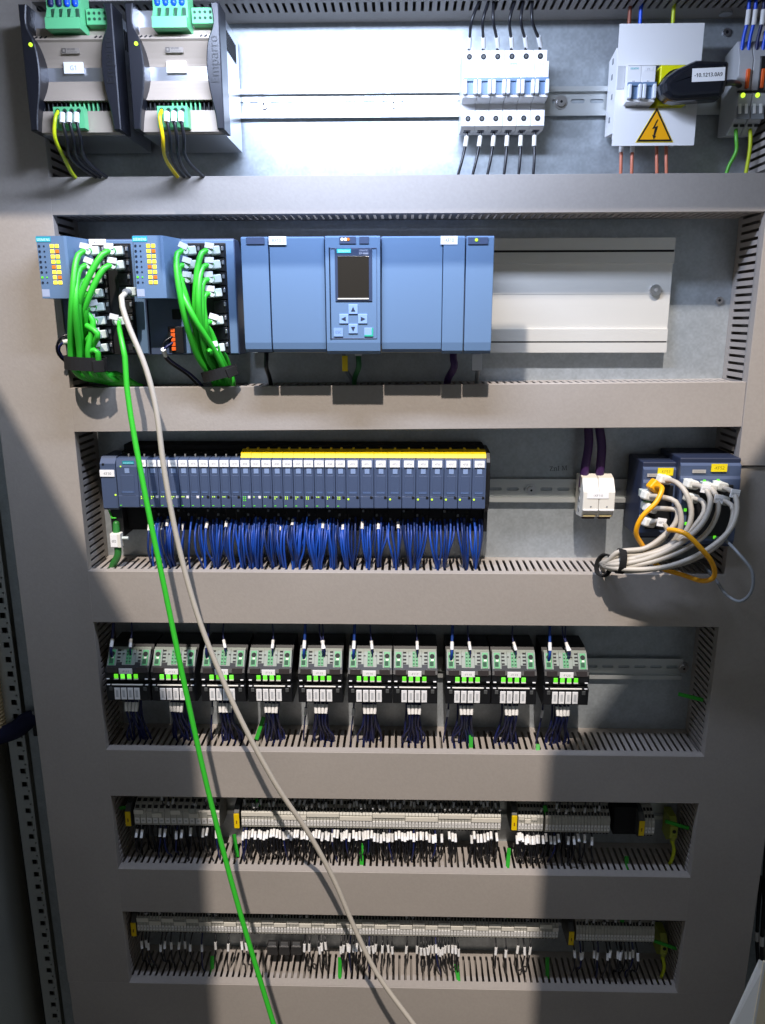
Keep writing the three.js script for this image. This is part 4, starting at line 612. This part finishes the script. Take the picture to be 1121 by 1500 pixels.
/* ---------- fourth row: relay modules ---------- */
{
  const edges = [[155, 220], [221, 287.5], [293, 361], [362, 429], [437, 502], [510, 574.5], [576, 641], [654, 718.5], [721, 786], [797, 863]], w = 0.0665;
  const make = (name, lab, x, i) => {
    const t = thing(name, lab, 'relay module', V(x, -0.5565, 0), 'relay modules in the fourth row');
    part(t, 'relay_housing', profile([[0.009, 0.004], [0.02, 0], [0.078, 0.001], [0.088, 0.006], [0.0885, 0.031], [0.08, 0.033], [0.08, 0.04], [0.0875, 0.042], [0.0875, 0.052], [0.084, 0.057], [0.056, 0.0765], [0.05, 0.082], [0.009, 0.082]], w - 0.001, 0.0005), M.black, 0.0005);
    const deck = new THREE.Group(); deck.name = 'terminal_deck'; deck.position.set(0, 0.0672, 0.0709); deck.rotation.x = -0.605; t.add(deck);   // tilted deck
    const D = (n, g, m, dx, dy, dz = 0) => part(deck, n, g, m, dx, dy, dz);
    const lo = 0.0315;
    part(t, 'deck_plate', rbox(w - 0.0035, 0.0325, 0.002, 0.0006), M.relayDeck, w / 2, 0.0676, 0.0714, -0.97 + 0.365);
    for (const bxx of [0.0085, w - 0.0085]) {
      D('output_block', rbox(0.0135, 0.026, 0.004, 0.0008), M.relayDeck, bxx, 0, 0.0022); D('green_face', rbox(0.0086, 0.023, 0.002, 0.0005), M.relayGreen, bxx, -0.0005, 0.0038);
      D('wire_hole', disc(0.0036, 0.001, 14), M.darkVent, bxx, 0.0048, 0.0047); D('release_slot', rbox(0.0056, 0.0068, 0.001, 0.0003), M.greenHole, bxx - 0.0006, -0.0062, 0.0047); D('release_tab', box(0.0036, 0.0026, 0.0008), M.whiteWarm, bxx + 0.0003, -0.0006, 0.0049);
    }
    for (const s of [-1, 1]) for (let k = 0; k < 5; k++) D('vent_slot', box(0.0052, 0.0026, 0.001), M.darkVent, w / 2 + s * 0.0158, 0.0105 - k * 0.0052, 0.0012);
    D('input_block', rbox(0.0195, 0.0275, 0.003, 0.0006), M.relayDeck, w / 2, 0.0005, 0.0018);
    for (const s of [-1, 1]) { D('green_input', rbox(0.0036, 0.022, 0.002, 0.0005), M.relayGreen, w / 2 + s * 0.0022, 0.001, 0.0034); for (let k = 0; k < 4; k++) D('wire_hole', disc(0.0012, 0.0008, 8), M.greenHole, w / 2 + s * 0.0022, 0.0085 - k * 0.005, 0.0045); D('side_clip', box(0.003, 0.0015, 0.001), M.black, w / 2 + s * 0.0085, 0.0052, 0.0036); }
    label(t, textCell(`-F1${11 + i}`, { w: 90, h: 40, size: 20, fg: '#777' }), 0.0195, 0.0082, w / 2 - 0.001, 0.054, 0.0885, 0.0012);
    for (const s of [-1, 1]) part(t, 'smoked_panel', rbox(0.0155, 0.0085, 0.002, 0.0006), std(0x2a2525, 0.35), w / 2 + s * 0.0215, 0.0545, 0.0862, -0.35);
    for (let k = 0; k < 4; k++) {
      const x2 = w / 2 + (k - 1.5) * 0.0098 - 0.0015;
      part(t, 'green_lamp', rbox(0.0058, 0.0064, 0.002, 0.0005), (i + k) % 3 ? L.green : L.greenSoft, x2, 0.0455, 0.0882); part(t, 'lamp_foot', box(0.0064, 0.0016, 0.0022), M.whiteWarm, x2, 0.0411, 0.0882);
      const m = part(t, 'white_marker', rbox(0.0081, 0.0185, 0.0014, 0.0004), M.white, x2, 0.0178, 0.0892, -0.04); part(m, 'marker_print', box(0.0036, 0.011, 0.0002), M.offGrey, 0, 0, 0.0007);
      part(t, 'green_pin', box(0.004, 0.0012, 0.001), M.greenHole, x2, 0.0368, 0.0806);
    }
    part(t, 'marker_ledge', rbox(0.046, 0.0012, 0.003, 0.0004), M.whiteWarm, w / 2 - 0.0005, 0.0318, 0.0882);
    for (const s of [-1, 1]) { for (const y of [0.0318, 0.0411]) part(t, 'bright_nib', rbox(0.0045, 0.0014, 0.002, 0.0004), M.white, w / 2 + s * 0.0285, y, 0.0884); part(t, 'marker_clip', rbox(0.005, 0.006, 0.002, 0.0005), M.termDark, w / 2 + s * 0.0255, 0.0255, 0.0885); }
    return t;
  };
  const has = [[1, 1], [0, 1], [1, 1], [0, 1], [1, 2], [1, 1], [0, 1], [1, 1], [0, 1], [1, 2]];
  edges.forEach(([ua, ub], i) => {
    const x = (at(ua, 1005, 0.088).x + at(ub, 1005, 0.088).x) / 2 - w / 2;
    make('relay_module', `black relay module with green lamps, ${i === 9 ? 'last on the right, next to the bare rail' : i ? NTH[i] + ' from the left of ten' : 'leftmost of ten, half in shadow'}`, x, i);
    const P = (a, b, c) => V(x + a, -0.5565 + b, c);
    for (let k = 0; k < has[i][1]; k++) wire('relay_wire', `dark wire with white sleeve entering the middle of the ${NTH[i]} relay module`, 'wire', 'wires entering the relay modules from above', [P(w / 2 + 0.0028 + k * 0.002, 0.072, 0.072), P(w / 2 + 0.003 + k * 0.003, 0.082, 0.074), P(w / 2 + rr(-0.004, 0.004) - k * 0.005, 0.105, 0.062), P(w / 2 + rr(-0.004, 0.004), 0.14, 0.055)], 0.0011, M.navyWire, { sleeves: [[0.27, 0.0125, 0.0024]] });
    if (has[i][0]) wire('relay_wire', `thicker blue wire entering the left block of the ${NTH[i]} relay module`, 'wire', 'thick wires on the left blocks of the relay modules', [P(0.0082, 0.071, 0.075), P(0.0088, 0.081, 0.078), P(0.0095, 0.1, 0.068), P(0.0105, 0.14, 0.055)], 0.0022, i > 3 ? M.blueWire : M.navyWire, { sleeves: [[0.3, 0.012, 0.0027]] });
    if (has[i][0] && i) wire('relay_wire', `single dark wire with white sleeve left below the ${NTH[i]} relay module`, 'wire', 'single wires left below the relay modules', [P(0.007, 0.002, 0.05), P(0.007, -0.018, 0.056), P(0.004, -0.045, 0.056), P(0.001, -0.075, 0.05), P(0.001, -0.092, 0.046)], 0.0012, M.navyWire, { sleeves: [[0.3, 0.012, 0.0024]] });
    for (let k = 0; k < 11; k++) {
      const q = (k % 4) - 1.5, s = k < 4, xx = w / 2 - 0.001 + q * 0.0051 + (s ? 0 : (k - 7) * 0.0012);
      wire('relay_wire', `dark blue wire below the ${NTH[i]} relay module from the left`, 'wire', 'dark blue wires below the relay modules', [P(xx + 0.001 * q, 0.003, s ? 0.072 : 0.055), P(xx, -0.014, s ? 0.0795 : 0.058), P(xx + rr(-0.002, 0.002), -0.042, s ? rr(0.066, 0.072) : rr(0.052, 0.064)), P(xx + q * 0.003 + rr(-0.006, 0.006), -0.072, rr(0.042, 0.056)), P(xx + q * 0.004 + rr(-0.004, 0.004), -0.093, 0.046)], 0.0016, M.navyWire, { rad: 6, seg: 14, sleeves: s ? [[0.13, 0.0135, 0.0025]] : [] });
    }
  });
}

/* ---------- fifth and sixth rows: terminal strips ---------- */
const wireLab = { w5: 'dark wire with white marker sleeve below the upper terminal row', t5: 'short wire end with grey sleeve above the upper terminal row', w6: 'dark wire with white marker sleeve below the lowest terminal row', t6: 'short wire end with grey sleeve above the lowest terminal row' };
const side5 = [[0.0095, -0.026], [0.036, -0.0255], [0.0485, -0.02], [0.056, -0.0145], [0.0585, -0.012], [0.0585, 0.0115], [0.056, 0.014], [0.0485, 0.0195], [0.036, 0.025], [0.0095, 0.026]];
function terminals(lab, u0, u1, v, yc, pitch, o) {
  const x0 = at(u0, v, 0.0585).x, x1 = at(u1, v, 0.0585).x, n = Math.max(1, Math.round((x1 - x0) / pitch)), pw = (x1 - x0) / n, t = thing('terminal_strip', lab, 'terminal strip', V(x0, yc, 0));
  const g = profile(side5, pw - 0.0004, 0.0003), mk = rbox(pw * 0.8, 0.0098, 0.0012, 0.0004), nick = box(pw * 0.4, 0.003, 0.001), hole = box(pw * 0.5, 0.0035, 0.0008), topHole = box(pw * 0.62, 0.0052, 0.0008);
  for (let i = 0; i < n; i++) {
    part(t, 'terminal_block', g, o.body, i * pw + 0.0002);
    const x = (i + 0.5) * pw;
    if (!o.skipMark?.(i)) { const m = part(t, 'white_marker', mk, o.mark ?? M.white, x, -0.0038, 0.0593); part(m, 'marker_print', nick, M.offGrey, 0, 0, 0.0002); }
    part(t, 'wire_hole', hole, M.darkVent, x, -0.0168, 0.0539, 0.62); part(t, 'wire_hole', topHole, M.darkVent, x, 0.0172, 0.0532, -0.63); part(t, 'wire_hole', topHole, M.darkVent, x, 0.0226, 0.0431, -1.15);
  }
  if (o.group) for (let i = 0, k = 0; i < n; i += o.group, k++) {
    const len = Math.min(o.group, n - i) * pw - 0.0008, low = k % 2;
    if (o.skip?.(k)) continue;
    part(t, 'group_marker', rbox(len * (o.part ?? 1), 0.0075, 0.0018, 0.0005), o.carrier ?? M.whiteWarm, i * pw + 0.0004 + len * (o.part ?? 1) / 2, low ? 0.0062 : 0.0112, low ? 0.0603 : 0.0593, low ? 0 : 0);
  }
  return { x0, x1, n, pw, yc, short: o.short };
}
const endMark = (lab, u, v, z = 0.062) => { const p = at(u, v, z), t = thing('end_bracket', lab, 'end bracket', V(p.x, p.y, 0)); part(t, 'bracket_body', profile([[0.0095, -0.024], [0.056, -0.02], [0.062, -0.014], [0.062, 0.014], [0.052, 0.022], [0.0095, 0.024]], 0.0085, 0.0005), M.termDark, -0.00425); part(t, 'yellow_marker', rbox(0.0085, 0.026, 0.0016, 0.0005), M.yellow, 0, 0, 0.0628); part(t, 'marker_print', box(0.0018, 0.006, 0.0003), std(0x8a5a10, 0.6), 0, -0.002, 0.0636); };
const Y5 = -0.7722, Y6 = -0.977;
const where = (base, k, strip) => `${base.split(' the ')[0]} the ${strip.short}` + (strip.n > 40 ? ', ' + ['left end', 'left of centre', 'centre', 'right of centre', 'right end'][Math.max(0, Math.min(4, Math.floor(k * 5)))] : '');
function drop(strip, key, floorY, us, v, opts = {}) {         // wires below a strip, at the pixel columns given
  for (const u of us) {
    const x = at(u, v, 0.066).x, dy = rr(-0.004, 0.004), y = strip.yc - 0.0185, tilt = rr(-0.0022, 0.0022), z = rr(0.062, 0.07);
    const sl = Math.round((x + rr(-0.006, 0.006)) / 0.01) * 0.01;
    wire('terminal_wire', where(wireLab[key], (x - strip.x0) / (strip.x1 - strip.x0), strip), 'wire', key === 'w5' ? 'wires below the upper terminal row' : 'wires below the lowest terminal row', [V(x, y + 0.001, 0.0535), V(x + tilt * 0.3, y - 0.006 + dy * 0.4, z - 0.003), V(x + tilt, y - 0.02 + dy, z), V((x + tilt + sl) / 2, floorY + 0.022, z - 0.001), V(sl, floorY + 0.004, rr(0.046, 0.062)), V(sl, floorY - 0.012, 0.05)], 0.00125, rnd() < (opts.navy ?? 0.1) ? M.navyWire : M.blackWire, { rad: 6, seg: 15, sleeves: [[key === 'w5' ? rr(0.1, 0.17) : rr(0.19, 0.27), 0.0125, 0.0023]] });
  }
}
function stubs(strip, key, n, roofY, chance = 0.85) {
  for (let i = 0; i < n; i++) {
    if (rnd() > chance) continue;
    const x = strip.x0 + (i + 0.5) * (strip.x1 - strip.x0) / n, y = strip.yc + 0.0185, z = rr(0.056, 0.062);
    wire('terminal_wire', where(wireLab[key], i / n, strip), 'wire', key === 't5' ? 'wire ends above the upper terminal row' : 'wire ends above the lowest terminal row', [V(x, y - 0.001, 0.049), V(x + rr(-0.001, 0.001), y + 0.008, z), V(x + rr(-0.003, 0.003), y + 0.02, z - 0.002), V(x + rr(-0.003, 0.003), roofY + 0.006, z - 0.004)], 0.00115, M.blackWire, { rad: 6, seg: 9, sleeves: [[rr(0.2, 0.5), 0.0085, 0.002, M.offGrey]] });
  }
}
const rear = [];
function behind(strip, us, v, floorY) {                    // unmarked wires behind the marked ones, one dark mass
  for (const u of us) {
    const x = at(u, v, 0.045).x, y = strip.yc - 0.024, q = x + rr(-0.006, 0.006);
    rear.push(new THREE.TubeGeometry(new THREE.CatmullRomCurve3([V(x, y, 0.036), V(x + rr(-0.002, 0.002), y - 0.014, rr(0.04, 0.048)), V((x + q) / 2, floorY + 0.02, rr(0.036, 0.046)), V(q, floorY - 0.012, rr(0.028, 0.04))]), 10, 0.00135, 6));
  }
}
const seq = (a, b, step, jit = 0.8) => { const r = []; for (let u = a; u <= b; u += step) r.push(u + rr(-jit, jit)); return r; };
{
  endMark('yellow-marked end bracket left of the shaded short terminal strip', 188, 1199); endMark('yellow-marked end bracket starting the long white upper terminal strip', 347, 1202); endMark('yellow-marked end bracket starting the right upper terminal strip', 753.5, 1205); endMark('yellow-marked end bracket beside three lone markers, upper right', 940, 1213);
  const a = terminals('short shaded terminal strip with widely spaced markers, upper row left', 197, 322, 1200, Y5, 0.0098, { short: 'short shaded upper strip', body: M.termGrey, group: 3, part: 0.55, skipMark: () => false });
  drop(a, 'w5', -0.85, [198, 206, 231, 239, 256, 264, 276, 295, 301, 314], 1200, { navy: 0.7 }); stubs(a, 't5', 16, -0.715, 0.6); behind(a, seq(197, 320, 4.4, 1.6), 1200, -0.85);
  const b = terminals('long white terminal strip filling the middle of the upper row', 354, 734, 1204, Y5 - 0.001, 0.0052, { short: 'long white upper strip', body: M.termGrey, group: 10 });
  drop(b, 'w5', -0.85, [...seq(355, 640, 4.5), 648, 659, 664, 668, 692, 696, 701, 706, 711, 716, 721, 729], 1205); stubs(b, 't5', 68, -0.715); behind(b, [...seq(356, 640, 4.4, 1.6), ...seq(692, 729, 5)], 1205, -0.85);
  const c = terminals('right upper terminal strip, white at first and grey further on', 759, 796, 1206, Y5 - 0.002, 0.0052, { short: 'right upper strip', body: M.termGrey, group: 2, skip: (k) => k > 2 });
  drop(c, 'w5', -0.85, [...seq(758, 795, 3.4, 1.2), ...seq(797, 824, 6), 836, 843, 850, 860, 871], 1206, { navy: 0.05 }); stubs(c, 't5', 6, -0.715, 0.5); behind(c, seq(760, 840, 4.4, 1.6), 1206, -0.85);
  const d = terminals('terminal strip with one unbroken line of markers in shadow, upper right', 799, 894, 1208, Y5 - 0.003, 0.0052, { short: 'grey shaded upper strip', body: M.termGrey }); stubs(d, 't5', 18, -0.715, 0.7);
  const e5 = terminals('three lone marked terminals in the dark, upper row right', 944, 959, 1214, Y5 - 0.0055, 0.0052, { body: M.termGrey });
  const comb = at(895, 1215, 0.04), dk = thing('blank_cover', 'dark blank cover between the upper right strip and lone terminals', 'cover', V(comb.x + 0.002, Y5 - 0.03, 0)); part(dk, 'cover_plate', rbox(at(933, 1215, 0.04).x - comb.x - 0.004, 0.05, 0.034, 0.001), M.blackSoft, (at(933, 1215, 0.04).x - comb.x) / 2 - 0.002, 0.026, 0.027);
  endMark('yellow-marked end bracket starting the long lowest terminal strip', 196, 1361); endMark('yellow-marked end bracket starting the shaded lowest strip at right', 837, 1374);
  const f = terminals('long lowest terminal strip with groups of four small markers', 202, 818, 1367, Y6, 0.0052, { short: 'long lowest strip', body: M.termGrey, group: 4 });
  drop(f, 'w6', -1.0635, [205, 211, 216, 235, 241, 248, 262, 268, 279, 294, 313, 333, 353, 359, 446, 453, 466, 470, 475, ...seq(500, 532, 4.6), ...seq(536, 552, 5), 561, 567, 574, 597, ...seq(612, 648, 4.4), ...seq(650, 672, 4.4), 728, 743, 761, 769, 780], 1368); stubs(f, 't6', 60, -0.9285, 0.45);
  const g = terminals('shaded lowest terminal strip in shadow at the right end', 843, 958, 1380, Y6 - 0.004, 0.0052, { short: 'shaded lowest strip', body: M.termGrey });
  drop(g, 'w6', -1.0635, [842, 852, 857, 872, 879, 891, 896, 906, 911, 914, 918, 925, 930, 935], 1381); stubs(g, 't6', 22, -0.9285, 0.4);
  for (const [u, v, n] of [[984, 1215, 'upper'], [970, 1385, 'lowest']]) {
    const p = at(u, v, 0.035), t = thing('earth_terminal', `olive green earth terminal at the right end of the ${n} terminal row`, 'terminal', V(p.x, p.y, 0));
    part(t, 'terminal_body', profile([[0.0095, -0.02], [0.03, -0.022], [0.046, -0.008], [0.046, 0.012], [0.034, 0.024], [0.0095, 0.024]], 0.012, 0.001), M.olive, -0.006); part(t, 'screw_hole', disc(0.003, 0.001, 10), M.black, 0, 0.004, 0.0463); part(t, 'clamp_tongue', rbox(0.007, 0.02, 0.006, 0.002), M.olive, 0.001, -0.012, 0.042, 0.3);
    wire('earth_wire', `yellow-green earth wire below the earth terminal of the ${n} row`, 'wire', null, [V(p.x, p.y - 0.016, 0.042), V(p.x + 0.001, p.y - 0.026, 0.05), V(p.x - 0.001, p.y - 0.045, 0.05), V(p.x - 0.005, p.y - 0.065, 0.044)], 0.0028, M.ygWire);
  }
  // black relays hanging below the lowest strip
  for (let i = 0; i < 3; i++) { const p = at(400 + i * 17.5, 1388, 0.045), t = thing('plug_component', `dull black plug-in component under the lowest strip, ${NTH[i]} of three`, 'component', p, 'black plug-in components under the lowest strip'); part(t, 'component_body', rbox(0.0185, 0.018, 0.016, 0.002), std(0x2d2d2e, 0.45), 0, 0, 0); part(t, 'component_pins', box(0.012, 0.006, 0.003), M.steel, 0, 0.011, 0.004); }
}
{ const m = tag(part(scene, 'rear_wires', merge(rear), M.blackWire), 'mass of dark unmarked wires behind the marked ones of the upper terminal row', 'wires'); m.userData.kind = 'stuff'; }
// green spare clips stuck in duct slots
[[378, 1068, 12, 1050, 0.05, 'leaning in a slot under the fourth relay module'], [690, 1083, 0, 1068, 0.06, 'upright in a slot right of the middle under the relays'], [788, 1095, 0, 1090, 0.07, 'short stub in a slot near the last relay module'],
  [347, 1240, -6, 1222, 0.05, 'leaning beside the yellow bracket of the long upper strip'], [530, 1252, 0, 1235, 0.06, 'upright in the middle of the upper terminal row duct'], [744, 1258, 3, 1242, 0.06, 'upright in the gap right of the long upper strip'], [918, 1266, 0, 1254, 0.055, 'dim, in the shaded slots at the upper row right'],
  [311, 1412, 0, 1400, 0.05, 'dim, in the shaded slots under the lowest row left'], [498, 1418, 0, 1402, 0.06, 'upright under the lowest strip left of its centre'], [671, 1422, -4, 1412, 0.06, 'tilted under the lowest strip right of its centre'], [802, 1418, 0, 1402, 0.05, 'dim, near the shadow edge under the lowest strip']].forEach(([u, v, lean, vt, z, l], i) => {
  const a = at(u, v + 8, z), b = at(u + lean * 0.7, vt, z - 0.01), t = thing('slot_clip', `green spare clip ${l}`, 'clip', a, 'green spare clips in the duct slots');
  const d = b.clone().sub(a), len = d.length() + 0.008, m = part(t, 'clip_strip', rbox(0.0062, len, 0.0022, 0.0006), M.greenClip); m.position.copy(d.clone().setLength(len / 2 - 0.008)); m.quaternion.setFromUnitVectors(UP, d.normalize());
});
[[800, 1190, 'hanging from the duct above the right upper strip', 0.25], [529, 1349, 'hanging from the duct above the lowest strip, centre', 0], [744, 1351, 'hanging from the duct above the lowest strip, right', 0.05], [379, 1180, 'hanging near the start of the long upper strip', 0.1], [911, 1355, 'dim, hanging above the shaded lowest strip', 0]].forEach(([u, v, l, r]) => { const p = at(u, v, 0.05), t = thing('slot_clip', `green spare clip ${l}`, 'clip', p, 'green spare clips in the duct slots'); t.rotation.z = r; part(t, 'clip_strip', rbox(0.0065, 0.026, 0.0022, 0.0006), M.greenClip); });
[[1012, 1021, 'sticking out of the right duct beside the relay row', 1], [992, 1208, 'sticking out of the right duct beside the upper terminals', 1], [975, 1384, 'sticking out of the right duct beside the lowest terminals', 1], [172, 1184, 'sticking out of the left duct beside the upper terminals', -1]].forEach(([u, v, l, s]) => { const p = at(u, v, 0.05), t = thing('slot_clip', `green spare clip ${l}`, 'clip', p, 'green spare clips in the duct slots'); t.rotation.set(0, s * -0.35, -0.1); part(t, 'clip_strip', rbox(0.036, 0.006, 0.0022, 0.0006), M.greenClip); });

/* ---------- things at the right edge ---------- */
{
  const slab = (t, n, pts, th, mat) => {
    const [a, b, c, d] = pts, nrm = b.clone().sub(a).cross(d.clone().sub(a)).setLength(th), pos = [], f = [a, b, c, d], k = f.map((p) => p.clone().sub(nrm)), quad = (p, q, r, s) => pos.push(...[p, q, r, p, r, s].flatMap((x) => [x.x, x.y, x.z]));
    quad(...f); quad(k[3], k[2], k[1], k[0]); for (let i = 0; i < 4; i++) quad(f[i], k[i], k[(i + 1) % 4], f[(i + 1) % 4]);
    const g = new THREE.BufferGeometry(); g.setAttribute('position', new THREE.Float32BufferAttribute(pos, 3)); g.setAttribute('uv', new THREE.Float32BufferAttribute(new Float32Array(pos.length / 3 * 2), 2)); g.computeVertexNormals(); part(t, n, g, mat);
  };
  const a = at(1112, 1405, 0.42), t = thing('document_tray', 'white open-topped document tray corner at the bottom right', 'tray', a), S = (u, v, z) => at(u, v, z).sub(a);
  const A = S(1112, 1405, 0.42), B = S(1119, 1409, 0.46), C = S(1096, 1545, 0.46), D = S(1048, 1545, 0.42);
  slab(t, 'tray_side', [A, D, C, B], 0.002, M.cardGrey); slab(t, 'tray_front', [B, C, S(1230, 1545, 0.46), S(1230, 1425, 0.46)], 0.002, M.cardCream);
  const g = 'loose cables hanging at the far right edge';
  [[1109, 1375, 0.02], [1116, 1382, 0.03], [1119, 1300, 0.015]].forEach(([u, v, z], i) => wire('hanging_cable', 'dark cable with pale tag in the gap right of the right duct', 'cable', g, [at(u + 6, v - 90, z), at(u + 2, v - 40, z), at(u, v, z + 0.01), at(u + 3, v + 60, z)], 0.003, M.blackWire, { sleeves: i < 2 ? [[0.52, 0.016, 0.004]] : [] }));
}
renderer.render(scene, camera);
